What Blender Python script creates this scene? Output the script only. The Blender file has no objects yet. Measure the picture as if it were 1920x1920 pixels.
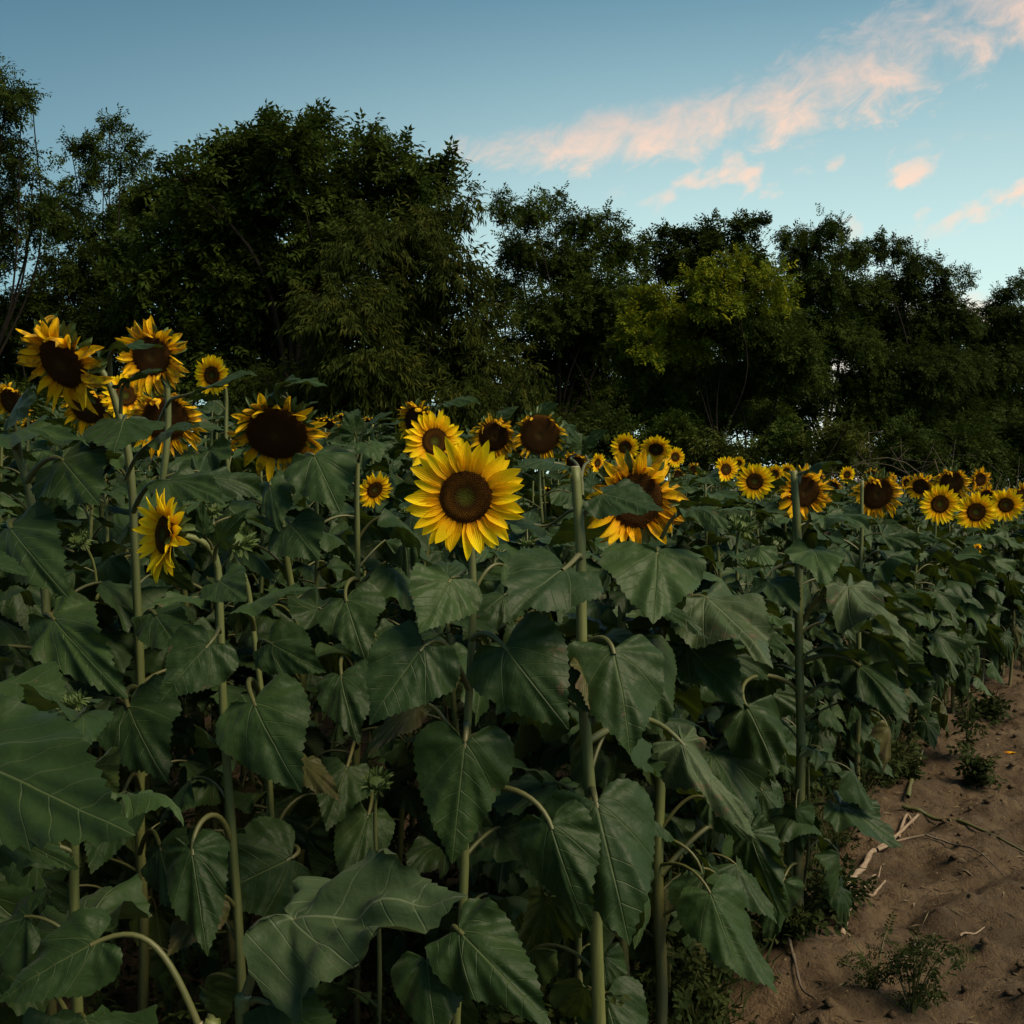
import bpy, math, random
import numpy as np
from mathutils import Vector, Matrix

random.seed(11)
R = np.random.default_rng(11)
SC = bpy.context.scene
COL = SC.collection
rad = math.radians

# ------------------------------------------------------------------ camera
F = 2059.0                                   # focal length in photo pixels (1920 wide)
EYE = np.array([0.0, 0.0, 1.5])
PITCH = math.atan(60 / F)
FWD = np.array([0, math.cos(PITCH), -math.sin(PITCH)])
UPV = np.array([0, math.sin(PITCH), math.cos(PITCH)])
RGT = np.array([1.0, 0, 0])


def W(px, py, d):
    return EYE + d * (FWD + RGT * (px - 960) / F + UPV * (960 - py) / F)


def G(px, py, z=0.0):
    r = FWD + RGT * (px - 960) / F + UPV * (960 - py) / F
    return EYE + r * ((z - EYE[2]) / r[2])


def PX(P):
    q = np.asarray(P, float) - EYE
    d = q @ FWD
    return 960 + F * (q @ RGT) / d, 960 - F * (q @ UPV) / d, d


cam = bpy.data.cameras.new('camera')
cam.sensor_width = 36
cam.lens = 36 * F / 1920
cam.clip_start = 0.05
cam.clip_end = 5000
cam_ob = bpy.data.objects.new('camera', cam)
COL.objects.link(cam_ob)
cam_ob.location = EYE
cam_ob.rotation_euler = (math.pi / 2 - PITCH, 0, 0)
SC.camera = cam_ob

# ------------------------------------------------------------------ helpers


def hsh(ix, iy, s):
    n = (ix * 374761393 + iy * 668265263 + s * 974634777) & 0xFFFFFFFF
    n = ((n ^ (n >> 13)) * 1274126177) & 0xFFFFFFFF
    n = n ^ (n >> 16)
    return (n & 0xFFFF) / 65535.0


def vnoise(x, y, s=0):
    ix = np.floor(x).astype(np.int64)
    iy = np.floor(y).astype(np.int64)
    fx = x - ix
    fy = y - iy
    fx = fx * fx * (3 - 2 * fx)
    fy = fy * fy * (3 - 2 * fy)
    a = hsh(ix, iy, s) * (1 - fx) + hsh(ix + 1, iy, s) * fx
    b = hsh(ix, iy + 1, s) * (1 - fx) + hsh(ix + 1, iy + 1, s) * fx
    return a * (1 - fy) + b * fy


class MB:
    """collects geometry, then links it as one mesh object"""

    def __init__(self):
        self.v, self.uv, self.t, self.f, self.n = [], [], [], [], 0

    def add(self, V, Fs, mat=0, uv=None, tint=0.0):
        V = np.asarray(V, float).reshape(-1, 3)
        n = len(V)
        self.v.append(V)
        self.uv.append(np.zeros((n, 2)) if uv is None else np.asarray(uv, float))
        self.t.append(np.full(n, tint) if np.isscalar(tint) else np.asarray(tint, float))
        for A in (Fs if isinstance(Fs, list) else [Fs]):
            A = np.asarray(A, np.int64)
            if len(A):
                self.f.append((A + self.n, mat))
        self.n += n

    def mesh(self, name, mats, smooth=True):
        me = bpy.data.meshes.new(name)
        V = np.concatenate(self.v)
        uv = np.concatenate(self.uv)
        t = np.concatenate(self.t)
        loops = np.concatenate([A.ravel() for A, m in self.f])
        tot = np.concatenate([np.full(len(A), A.shape[1]) for A, m in self.f])
        mi = np.concatenate([np.full(len(A), m) for A, m in self.f])
        st = np.concatenate([[0], np.cumsum(tot)[:-1]])
        me.vertices.add(len(V))
        me.vertices.foreach_set('co', V.ravel().astype(np.float32))
        me.loops.add(len(loops))
        me.loops.foreach_set('vertex_index', loops.astype(np.int32))
        me.polygons.add(len(tot))
        me.polygons.foreach_set('loop_start', st.astype(np.int32))
        me.polygons.foreach_set('material_index', mi.astype(np.int32))
        me.polygons.foreach_set('use_smooth', np.full(len(tot), smooth))
        l = me.uv_layers.new(name='UVMap')
        l.data.foreach_set('uv', uv[loops].ravel().astype(np.float32))
        a = me.attributes.new('tint', 'FLOAT', 'POINT')
        a.data.foreach_set('value', t.astype(np.float32))
        for m in mats:
            me.materials.append(m)
        me.update(calc_edges=True)
        return me

    def build(self, name, mats, parent=None, smooth=True, loc=None):
        return link(name, self.mesh(name, mats, smooth), parent, loc)


def link(name, me, parent=None, loc=None):
    o = bpy.data.objects.new(name, me)
    COL.objects.link(o)
    if parent is not None:
        o.parent = parent
    if loc is not None:
        o.location = loc
    return o


def tag(o, label=None, cat=None, group=None, kind=None):
    if label:
        o['label'] = label
    if cat:
        o['category'] = cat
    if group:
        o['group'] = group
    if kind:
        o['kind'] = kind
    return o


def empty(name, loc, label, cat, group=None):
    o = link(name, None, None, loc)
    o.empty_display_size = 0.1
    return tag(o, label, cat, group)


def nrm(v):
    v = np.asarray(v, float)
    return v / (np.linalg.norm(v, axis=-1, keepdims=True) + 1e-12)


def bez(P0, P1, P2, P3, n):
    t = np.linspace(0, 1, n)[:, None]
    return (1 - t) ** 3 * P0 + 3 * (1 - t) ** 2 * t * P1 + 3 * (1 - t) * t * t * P2 + t ** 3 * P3


def crom(P, n):
    """smooth curve through points P, n samples per span"""
    P = np.asarray(P, float)
    Q = np.vstack([2 * P[0] - P[1], P, 2 * P[-1] - P[-2]])
    out = []
    for i in range(1, len(Q) - 2):
        t = np.linspace(0, 1, n, endpoint=False)[:, None]
        a, b, c, d = Q[i - 1], Q[i], Q[i + 1], Q[i + 2]
        out.append(0.5 * (2 * b + (c - a) * t + (2 * a - 5 * b + 4 * c - d) * t ** 2 + (3 * b - a - 3 * c + d) * t ** 3))
    out.append(P[-1:])
    return np.vstack(out)


def tube(mb, P, r, n=8, mat=0, ridge=0.0, tint=0.0, cap=True):
    P = np.asarray(P, float)
    m = len(P)
    r = np.full(m, r) if np.isscalar(r) else np.asarray(r, float)
    T = nrm(np.gradient(P, axis=0))
    a = np.array([1.0, 0, 0]) if abs(T[0][0]) < 0.8 else np.array([0, 1.0, 0])
    N = np.empty((m, 3))
    N[0] = nrm(a - T[0] * (a @ T[0]))
    for i in range(1, m):
        v = N[i - 1] - T[i] * (N[i - 1] @ T[i])
        N[i] = nrm(v)
    B = np.cross(T, N)
    th = np.linspace(0, 2 * math.pi, n, endpoint=False)
    rr = 1 + ridge * (np.arange(n) % 2 * 2 - 1)
    V = P[:, None] + r[:, None, None] * rr[None, :, None] * (np.cos(th)[None, :, None] * N[:, None] + np.sin(th)[None, :, None] * B[:, None])
    i, j = np.meshgrid(np.arange(m - 1), np.arange(n), indexing='ij')
    q = np.stack([i * n + j, i * n + (j + 1) % n, (i + 1) * n + (j + 1) % n, (i + 1) * n + j], -1).reshape(-1, 4)
    s = np.concatenate([[0], np.cumsum(np.linalg.norm(np.diff(P, axis=0), axis=1))])
    uv = np.stack([np.tile(th / 6.283, m), np.repeat(s, n)], 1)
    Fs = [q]
    V = V.reshape(-1, 3)
    if not np.isscalar(tint):
        tint = np.asarray(tint)[:len(V.reshape(-1, 3)) + (1 if cap and n > 3 else 0)]
    if cap and n > 3:
        V = np.vstack([V, P[-1]])
        uv = np.vstack([uv, [[0.5, s[-1]]]])
        k = (m - 1) * n
        Fs.append(np.array([[k + j, k + (j + 1) % n, m * n] for j in range(n)]))
    mb.add(V, Fs, mat, uv, tint)


# ------------------------------------------------------------------ materials
class NT:
    def __init__(self, tree):
        self.t = tree
        tree.nodes.clear()

    def n(self, kind, **k):
        x = self.t.nodes.new(kind)
        for a, b in k.items():
            setattr(x, a, b)
        return x

    def l(self, a, b):
        self.t.links.new(a, b)

    def put(self, sock, v):
        if isinstance(v, (int, float)):
            sock.default_value = v
        elif isinstance(v, (tuple, list)):
            sock.default_value = tuple(v) + ((1,) if len(v) == 3 and len(sock.default_value) == 4 else ())
        else:
            self.l(v, sock)

    def m(self, op, a, b=0.0, c=0.0, clamp=False):
        x = self.n('ShaderNodeMath', operation=op, use_clamp=clamp)
        self.put(x.inputs[0], a)
        if op not in ('ABSOLUTE', 'FRACT', 'SQRT', 'SINE', 'COSINE'):
            self.put(x.inputs[1], b)
        if op in ('MULTIPLY_ADD',):
            self.put(x.inputs[2], c)
        return x.outputs[0]

    def smooth(self, v, a, b, lo=0.0, hi=1.0):
        x = self.n('ShaderNodeMapRange', interpolation_type='SMOOTHSTEP')
        self.put(x.inputs[0], v)
        for i, q in enumerate((a, b, lo, hi)):
            self.put(x.inputs[i + 1], q)
        return x.outputs[0]

    def mix(self, f, a, b, mode='MIX'):
        x = self.n('ShaderNodeMix', data_type='RGBA', blend_type=mode)
        self.put(x.inputs[0], f)
        self.put(x.inputs[6], a)
        self.put(x.inputs[7], b)
        return x.outputs[2]

    def noise(self, vec, scale, detail=3.0, rough=0.55, out=0, warp=0.0):
        x = self.n('ShaderNodeTexNoise')
        if vec is not None:
            self.l(vec, x.inputs['Vector'])
        x.inputs['Scale'].default_value = scale
        x.inputs['Detail'].default_value = detail
        x.inputs['Roughness'].default_value = rough
        x.inputs['Distortion'].default_value = warp
        return x.outputs[out]

    def ramp(self, f, stops):
        x = self.n('ShaderNodeValToRGB')
        e = x.color_ramp.elements
        while len(e) < len(stops):
            e.new(0.5)
        for q, (p, c) in zip(e, stops):
            q.position = p
            q.color = tuple(c) + (1,)
        self.put(x.inputs[0], f)
        return x.outputs[0]

    def xyz(self, v):
        x = self.n('ShaderNodeSeparateXYZ')
        self.l(v, x.inputs[0])
        return x.outputs

    def bump(self, h, strength, dist):
        x = self.n('ShaderNodeBump')
        x.inputs['Strength'].default_value = strength
        x.inputs['Distance'].default_value = dist
        self.l(h, x.inputs['Height'])
        return x.outputs[0]


def material(name):
    m = bpy.data.materials.new(name)
    m.use_nodes = True
    return m, NT(m.node_tree)


def finish(t, color, rough=0.6, spec=0.5, normal=None, trans=0.0, tcol=None, sheen=0.0):
    p = t.n('ShaderNodeBsdfPrincipled')
    t.put(p.inputs['Base Color'], color)
    t.put(p.inputs['Roughness'], rough)
    p.inputs['Specular IOR Level'].default_value = spec
    if sheen:
        p.inputs['Sheen Weight'].default_value = sheen
        p.inputs['Sheen Roughness'].default_value = 0.5
    if normal is not None:
        t.l(normal, p.inputs['Normal'])
    o = t.n('ShaderNodeOutputMaterial')
    s = p.outputs[0]
    if trans:
        q = t.n('ShaderNodeBsdfTranslucent')
        t.put(q.inputs['Color'], tcol if tcol is not None else color)
        if normal is not None:
            t.l(normal, q.inputs['Normal'])
        x = t.n('ShaderNodeMixShader')
        x.inputs[0].default_value = trans
        t.l(s, x.inputs[1])
        t.l(q.outputs[0], x.inputs[2])
        s = x.outputs[0]
    t.l(s, o.inputs['Surface'])


def leaf_material(name, base, pale, back, vein, dry=0.0):
    m, t = material(name)
    uv = t.n('ShaderNodeUVMap').outputs[0]
    X, Y, _ = t.xyz(uv)
    av = t.m('ABSOLUTE', Y)
    rnd = t.n('ShaderNodeObjectInfo').outputs['Random']
    oc = t.n('ShaderNodeTexCoord').outputs['Object']
    # midrib
    mid = t.smooth(av, 0.0, t.m('MULTIPLY_ADD', X, -0.011, 0.017), 1.0, 0.0)
    # side veins, curving forward from the midrib
    p = t.m('SUBTRACT', X, t.m('ADD', t.m('MULTIPLY', av, 0.62), t.m('MULTIPLY', t.m('MULTIPLY', av, av), 0.7)))
    wob = t.noise(uv, 6.0, 2.0)
    p = t.m('ADD', p, t.m('MULTIPLY', wob, 0.03))
    fr = t.m('FRACT', t.m('MULTIPLY', p, 6.3))
    dd = t.m('ABSOLUTE', t.m('SUBTRACT', fr, 0.5))
    side = t.smooth(dd, 0.0, t.m('MULTIPLY_ADD', av, -0.09, 0.062), 1.0, 0.0)
    side = t.m('MULTIPLY', side, t.smooth(X, 0.98, 0.75, 0.0, 0.45))
    # two strong side ribs from the base, bending towards the tip
    rib = t.m('ABSOLUTE', t.m('SUBTRACT', av, t.m('MULTIPLY', t.m('POWER', t.m('MAXIMUM', X, 0.0001), 0.8), 0.62)))
    rib = t.m('MULTIPLY', t.smooth(rib, 0.0, t.m('MULTIPLY_ADD', X, -0.015, 0.014), 1.0, 0.0), t.smooth(X, 0.62, 0.35))
    mid = t.m('MAXIMUM', mid, t.m('MULTIPLY', rib, 0.8))
    veins = t.m('MAXIMUM', mid, side)
    n1 = t.noise(oc, 14.0, 4.0)
    n2 = t.noise(oc, 60.0, 3.0)
    c = t.mix(n1, base, pale)
    c = t.mix(t.m('MULTIPLY', rnd, 0.5), c, tuple(x * q for x, q in zip(base, (2.0, 1.5, 0.8))))
    c = t.mix(t.smooth(rnd, 0.55, 1.0, 0.0, 0.45), c, tuple(q * k for q, k in zip(pale, (2.1, 1.85, 2.5))))
    c = t.mix(t.smooth(n2, 0.62, 0.8, 0.0, 0.35), c, pale)
    # brown withered spots along some edges
    edge = t.m('ADD', t.m('MULTIPLY', av, 1.6), t.m('MULTIPLY', X, 0.55))
    spot = t.smooth(t.m('ADD', t.noise(oc, 23.0, 5.0, 0.65), t.m('MULTIPLY', edge, 0.12)), 0.705 - dry * 0.12, 0.77 - dry * 0.10, 0.0, 0.85)
    spot = t.m('MULTIPLY', spot, t.smooth(rnd, 0.2, 0.6))
    c = t.mix(spot, c, (0.075, 0.05, 0.026))
    bk = t.n('ShaderNodeNewGeometry').outputs['Backfacing']
    c = t.mix(bk, c, t.mix(n1, back, tuple(0.8 * q for q in back)))
    c = t.mix(t.m('MULTIPLY', veins, 0.75), c, vein)
    h = t.m('ADD', t.m('MULTIPLY', veins, -0.7), t.m('MULTIPLY', t.m('ABSOLUTE', t.m('SINE', t.m('MULTIPLY', p, 19.8))), 0.10))
    h = t.m('ADD', h, t.m('ADD', t.m('MULTIPLY', t.noise(oc, 45.0, 4.0), 0.8), t.m('MULTIPLY', t.noise(oc, 13.0, 3.0), 1.6)))
    nb = t.bump(h, 0.55, 0.006)
    finish(t, c, t.m('MULTIPLY_ADD', n1, 0.20, 0.44), 0.22, nb, 0.21, t.mix(0.5, c, (0.06, 0.085, 0.004)), sheen=0.03)
    return m


LEAF = leaf_material('sunflower_leaf', (0.0078, 0.0200, 0.0036), (0.0195, 0.0420, 0.0085), (0.028, 0.044, 0.007), (0.075, 0.098, 0.036))
LEAF_OLD = leaf_material('sunflower_leaf_old', (0.028, 0.034, 0.007), (0.048, 0.044, 0.011), (0.040, 0.042, 0.009), (0.11, 0.105, 0.04), dry=1.0)

LEAF_PALE = leaf_material('sunflower_leaf_pale', (0.022, 0.040, 0.014), (0.042, 0.064, 0.028), (0.045, 0.060, 0.022), (0.12, 0.145, 0.08), dry=0.5)  # bleached leaf; for right-hand leaves the sky sheen is put into this colour


def simple(name, c1, c2, scale=20.0, rough=0.6, bump=0.3, dist=0.003, trans=0.0, spec=0.4, stretch=None, tintmix=None):
    m, t = material(name)
    oc = t.n('ShaderNodeTexCoord').outputs['Object']
    if stretch:
        mp = t.n('ShaderNodeMapping')
        mp.inputs['Scale'].default_value = stretch
        t.l(oc, mp.inputs[0])
        oc = mp.outputs[0]
    n1 = t.noise(oc, scale, 5.0, 0.6)
    c = t.mix(t.smooth(n1, 0.3, 0.7), c1, c2)
    if tintmix is not None:
        a = t.n('ShaderNodeAttribute', attribute_name='tint').outputs['Fac']
        c = t.mix(a, c, tintmix)
    nb = t.bump(n1, bump, dist) if bump else None
    finish(t, c, rough, spec, nb, trans)
    return m


STEM = simple('sunflower_stem', (0.062, 0.074, 0.018), (0.11, 0.118, 0.036), 9.0, 0.55, 0.4, 0.004, stretch=(6, 6, 0.6), tintmix=(0.13, 0.085, 0.045))
STALK = simple('leaf_stalk', (0.054, 0.060, 0.014), (0.078, 0.070, 0.024), 12.0, 0.5, 0.25, 0.002)
SEPAL = simple('sepal_green', (0.042, 0.072, 0.014), (0.075, 0.105, 0.024), 30.0, 0.55, 0.3, 0.003, trans=0.15)
CUT = simple('cut_stem_pith', (0.30, 0.28, 0.20), (0.18, 0.10, 0.07), 60.0, 0.8)


def petal_material(name, tip, mid, root, dead=0.0):
    m, t = material(name)
    uv = t.n('ShaderNodeUVMap').outputs[0]
    X, Y, _ = t.xyz(uv)
    oc = t.n('ShaderNodeTexCoord').outputs['Object']
    a = t.n('ShaderNodeAttribute', attribute_name='tint').outputs['Fac']
    c = t.ramp(X, [(0.0, root), (0.22, mid), (0.6, tip), (1.0, tip)])
    groove = t.m('ABSOLUTE', t.m('SINE', t.m('MULTIPLY', Y, 11.0)))
    c = t.mix(t.smooth(groove, 0.35, 0.0, 0.0, 0.3), c, mid)
    c = t.mix(t.m('MULTIPLY', a, 0.55), c, mid)
    if dead:
        sp = t.smooth(t.m('ADD', t.noise(oc, 9.0, 4.0), t.m('MULTIPLY', X, 0.16)), 0.56, 0.72, 0.0, 0.75)
        c = t.mix(t.m('MULTIPLY', sp, dead), c, (0.22, 0.10, 0.025))
    nb = t.bump(t.m('ADD', groove, t.noise(oc, 30.0)), 0.35, 0.004)
    finish(t, c, 0.6, 0.12, nb, 0.40, t.mix(0.15, c, mid))
    return m


PETAL = petal_material('petal_fresh', (0.93, 0.68, 0.006), (0.88, 0.47, 0.003), (0.56, 0.18, 0.003))
PETAL_OLD = petal_material('petal_old', (0.88, 0.55, 0.006), (0.80, 0.40, 0.004), (0.42, 0.14, 0.003), dead=1.0)


def disc_material(name, stops):
    m, t = material(name)
    X, Y, _ = t.xyz(t.n('ShaderNodeUVMap').outputs[0])
    oc = t.n('ShaderNodeTexCoord').outputs['Object']
    c = t.ramp(X, stops)
    c = t.mix(t.smooth(Y, 0.35, 1.0, 0.0, 0.6), c, t.mix(1.0, c, (2.4, 1.9, 1.2), 'MULTIPLY'))
    nb = t.bump(t.noise(oc, 90.0, 2.0), 0.6, 0.01)
    finish(t, c, 0.9, 0.06, nb)
    return m


DISC = disc_material('disc_fresh', [(0.0, (0.060, 0.066, 0.009)), (0.22, (0.046, 0.042, 0.006)), (0.40, (0.034, 0.014, 0.003)), (0.62, (0.075, 0.030, 0.004)), (0.85, (0.040, 0.015, 0.003)), (1.0, (0.110, 0.040, 0.004))])
DISC_OLD = disc_material('disc_old', [(0.0, (0.060, 0.034, 0.009)), (0.35, (0.040, 0.018, 0.005)), (0.85, (0.052, 0.021, 0.005)), (1.0, (0.115, 0.048, 0.007))])

# ------------------------------------------------------------------ leaf meshes
NS = 46
OUTL = crom(np.array([(-0.01, 0.006), (-0.10, 0.10), (-0.165, 0.20), (-0.155, 0.31), (-0.07, 0.415), (0.06, 0.462), (0.22, 0.452), (0.38, 0.395), (0.54, 0.305), (0.69, 0.205), (0.82, 0.115), (0.92, 0.050), (1.0, 0.0)]), 10)
_s = np.concatenate([[0], np.cumsum(np.linalg.norm(np.diff(OUTL, axis=0), axis=1))])
_q = np.linspace(0, _s[-1], NS + 1)
OUTL = np.stack([np.interp(_q, _s, OUTL[:, 0]), np.interp(_q, _s, OUTL[:, 1])], 1)


def blade(L, Wd, beta=0.6, wrap=0.8, fold=0.0, pleat=0.02, ripple=0.02, twist=0.0, seed=0, nt=10, serr=0.015, dent=0.0, crumple=0.022):
    """blade in its own frame: x along the midrib, y across, z the upper side; bends down by beta in all"""
    g = np.random.default_rng(seed)
    a = OUTL.copy()
    ky = Wd / (0.924 * L)
    al, ar = a.copy(), a.copy()
    al[:, 1] *= ky * g.uniform(0.92, 1.08)
    ar[:, 1] *= -ky * g.uniform(0.92, 1.08)
    for q in (al, ar):
        q += 0.012 * np.stack([np.sin(np.arange(NS + 1) * 0.35 + g.uniform(0, 6)), np.sin(np.arange(NS + 1) * 0.28 + g.uniform(0, 6)) * np.sign(q[:, 1])], 1) * np.sin(np.linspace(0, math.pi, NS + 1))[:, None]
    loop = np.vstack([al, ar[-2::-1]])
    m = len(loop)
    k = np.arange(m)
    tn = nrm(np.gradient(loop, axis=0))
    out = np.stack([-tn[:, 1], tn[:, 0]], 1)
    out *= np.sign((out * (loop - np.array([0.35, 0]))).sum(1))[:, None]
    env = np.clip(np.minimum(np.minimum(k, m - 1 - k) / 8.0, np.abs(k - NS) / 5.0), 0, 1)
    ser = loop + out * (serr * env * np.where(k % 2 == 1, 1.0, -0.35) * g.uniform(0.5, 1.3, m))[:, None] + np.array([1, 0]) * (0.010 * env * (k % 2))[:, None]
    if dent:
        ser -= out * (dent * np.clip(np.sin(k * 0.21 + g.uniform(0, 6)) - 0.55, 0, 1) * env)[:, None]
    t = np.linspace(0, 1, nt + 1)[1:]
    P = t[:, None, None] * loop[None]
    P[-1] = ser
    x, y = P[..., 0], P[..., 1]
    tt = np.repeat(t[:, None], m, 1)
    th = np.arctan2(y, x + 1e-6)
    f1, f2, f3 = g.uniform(0, 6.28, 3)
    kk = k[None]
    z = ripple * tt ** 2.2 * (0.6 * np.sin(kk * 0.42 + f1) + 0.5 * np.sin(kk * 0.77 + f2)) * np.clip(env + 0.3, 0, 1)[None]
    z += pleat * tt ** 1.3 * (np.cos(th * g.uniform(3.6, 5.0) + f3) + 0.55 * np.cos(th * g.uniform(8.0, 11.0) + f1)) * np.clip(np.abs(y) * 6, 0.2, 1)
    z += 0.5 * pleat * np.sin(5.0 * x + f1) * np.sin(4.5 * y + f2)
    av = np.abs(y)
    z -= 0.0022 * np.cos(2 * math.pi * (x - 0.62 * av - 0.7 * av * av) * 6.3) * np.clip(av * 5, 0, 1) * np.clip(1.3 - tt, 0, 1)
    o1 = seed * 1.37 % 50
    z += crumple * ((vnoise(x * 4.5 + o1, y * 4.5 + 9, 1) - 0.5) + 0.6 * (vnoise(x * 10 + o1, y * 10 + 3, 2) - 0.5)) * np.clip(tt * 2.5, 0, 1) * 2
    z -= fold * (np.sqrt(y * y + 0.0016) - 0.04)
    wr = wrap * (1 + 0.25 * np.sin(3 * x + f3))
    yy = np.where(np.abs(wr) < 1e-3, y, np.sin(wr * y) / np.where(np.abs(wr) < 1e-3, 1, wr))
    z -= np.where(np.abs(wr) < 1e-3, 0, (1 - np.cos(wr * y)) / np.where(np.abs(wr) < 1e-3, 1, wr))
    # bend along the midrib
    xs = np.linspace(-0.3, 1.15, 120)
    ph = -beta * np.clip(xs, -0.15, 1.1)
    cx = np.concatenate([[0], np.cumsum(np.cos(ph[:-1]) * np.diff(xs))])
    cz = np.concatenate([[0], np.cumsum(np.sin(ph[:-1]) * np.diff(xs))])
    cx -= np.interp(0, xs, cx)
    cz -= np.interp(0, xs, cz)
    p = np.interp(x, xs, ph)
    tw = twist * x
    yv = yy * np.cos(tw) - z * np.sin(tw)
    zv = yy * np.sin(tw) + z * np.cos(tw)
    V = np.stack([np.interp(x, xs, cx) - np.sin(p) * zv, yv, np.interp(x, xs, cz) + np.cos(p) * zv], -1).reshape(-1, 3) * L
    V = np.vstack([[[0, 0, 0]], V])
    uv = np.vstack([[[0, 0]], np.stack([x, y / ky], -1).reshape(-1, 2)])
    i, j = np.meshgrid(np.arange(nt - 1), np.arange(m - 1), indexing='ij')
    q = np.stack([1 + i * m + j, 1 + (i + 1) * m + j, 1 + (i + 1) * m + j + 1, 1 + i * m + j + 1], -1).reshape(-1, 4)
    tri = np.stack([np.zeros(m - 1, int), 1 + np.arange(m - 1), 2 + np.arange(m - 1)], 1)
    # orient the faces so that their front is the upper side
    return V, [q[:, ::-1], tri[:, ::-1]], uv


def lib_leaf(L, ratio, rise, lp, phi0, roll=0.0, old=False, name='leaf', **kw):
    """stalk plus blade, attached at the origin, growing out along +x"""
    mb = MB()
    n = 9
    s = np.linspace(0, 1, n)
    ang = rise + (phi0 - rise) * (s ** 1.5)
    st = lp / (n - 1)
    P = np.concatenate([[[0, 0, 0]], np.cumsum(np.stack([np.cos(ang[:-1]), 0 * s[:-1], np.sin(ang[:-1])], 1) * st, 0)])
    tube(mb, P, np.linspace(0.026, 0.016, n) * L, 6, 1, cap=False)
    V, Fs, uv = blade(L, L * ratio, **kw)
    c, q = math.cos(roll), math.sin(roll)
    V = V @ np.array([[1, 0, 0], [0, c, -q], [0, q, c]]).T
    c, q = math.cos(phi0), math.sin(phi0)
    V = V @ np.array([[c, 0, -q], [0, 1, 0], [q, 0, c]]).T + P[-1]
    mb.add(V, Fs, 0, uv)
    me = mb.mesh(name, [LEAF_OLD if old else LEAF, STALK])
    cen = P[-1] + (V[1:].mean(0) - P[-1])
    return me, P[-1], cen, V[np.argmax(uv[:, 0])], L


LIB = {'top': [], 'mid': [], 'low': []}
for i in range(7):
    u = R.uniform
    LIB['top'].append(lib_leaf(u(0.11, 0.15), u(0.62, 0.8), rad(u(35, 65)), u(0.05, 0.09), rad(u(-5, 30)), rad(u(-20, 20)), beta=u(0.3, 1.1), wrap=u(-0.8, 0.9), fold=u(-0.35, 0.2), pleat=0.012, ripple=u(0.015, 0.03), twist=u(-.4, .4), seed=100 + i))
for i in range(20):
    u = R.uniform
    LIB['mid'].append(lib_leaf(u(0.14, 0.225), u(0.76, 1.0), rad(u(15, 65)), u(0.08, 0.16), rad(u(-42, 25)), rad(u(-42, 42)), beta=u(0.3, 1.4), wrap=u(0.0, 2.6), fold=u(-0.2, 0.4), pleat=u(0.03, 0.12), ripple=u(0.025, 0.06), twist=u(-.7, .7), seed=200 + i, dent=(0.04 if i % 3 == 0 else 0)))
for i in range(7):
    u = R.uniform
    LIB['low'].append(lib_leaf(u(0.15, 0.22), u(0.6, 0.9), rad(u(5, 40)), u(0.10, 0.17), rad(u(-85, -45)), rad(u(-30, 30)), old=(i == 5), beta=u(0.2, 0.9), wrap=u(1.0, 3.2), fold=u(0.1, 0.6), pleat=u(0.03, 0.07), ripple=u(0.02, 0.05), twist=u(-.8, .8), seed=300 + i, dent=0.05))


# ------------------------------------------------------------------ flower heads (unit diameter, +z is the face, +y is up)
def petal_set(mb, n, r0, ln, wd, elev, bend, gra, seed, jit=0.12, curl=0.0, z0=0.0, skip=None, top_fold=0.0):
    g = np.random.default_rng(seed)
    a0 = g.uniform(0, 6.28)
    ns, nw = 9, 5
    s = np.linspace(0, 1, ns)
    v = np.linspace(-1, 1, nw)
    prof = np.minimum(1, 0.55 + 1.7 * s) * np.clip(1 - s ** 3.4, 0, 1) ** 0.85
    prof[-1] = 0.02
    for k in range(n):
        a = a0 + 2 * math.pi * (k + g.normal(0, 0.22)) / n
        if skip is not None and skip(a, g):
            continue
        l = ln * g.uniform(0.82, 1.14)
        w = wd * g.uniform(0.8, 1.2)
        e = elev + g.normal(0, jit)
        b = bend + g.normal(0, jit * 1.6)
        if top_fold and math.sin(a) > 0.2:
            e += top_fold * math.sin(a) * g.uniform(0.2, 1.2)
            b += top_fold * 0.9 * g.uniform(-0.3, 1.3)
        ph = e + b * s
        st = l / (ns - 1)
        X = r0 + np.concatenate([[0], np.cumsum(np.cos(ph[:-1]) * st)])
        Z = z0 + g.uniform(-0.008, 0.008) + np.concatenate([[0], np.cumsum(np.sin(ph[:-1]) * st)])
        er = np.array([math.cos(a), math.sin(a), 0])
        et = np.array([-math.sin(a), math.cos(a), 0])
        tw = g.normal(0, 0.35 + curl) * s
        sw = g.normal(0, 0.10) * s * s * l
        ch = g.uniform(0.1, 0.5) + curl * g.uniform(0, 1.5)
        lat = (w * prof)[:, None] * v[None]
        zl = ch * (w * prof)[:, None] * (v[None] ** 2) - 0.05 * w * np.cos(v[None] * 9.0)
        P = er * X[:, None, None] + np.array([0, 0, 1.0]) * Z[:, None, None]
        nn = er * (-np.sin(ph))[:, None, None] + np.array([0, 0, 1.0]) * np.cos(ph)[:, None, None]
        ct, sn = np.cos(tw)[:, None, None], np.sin(tw)[:, None, None]
        l3, z3 = lat[..., None], zl[..., None]
        P = P + et * (l3 * ct - z3 * sn + sw[:, None, None]) + nn * (l3 * sn + z3 * ct)
        P[..., 1] -= gra * g.uniform(0.5, 1.4) * (s ** 2)[:, None]
        i, j = np.meshgrid(np.arange(ns - 1), np.arange(nw - 1), indexing='ij')
        q = np.stack([i * nw + j, (i + 1) * nw + j, (i + 1) * nw + j + 1, i * nw + j + 1], -1).reshape(-1, 4)
        uv = np.stack([np.repeat(s, nw), np.tile(v, ns)], 1)
        mb.add(P.reshape(-1, 3), q, 0, uv, g.uniform(0, 1))


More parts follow.
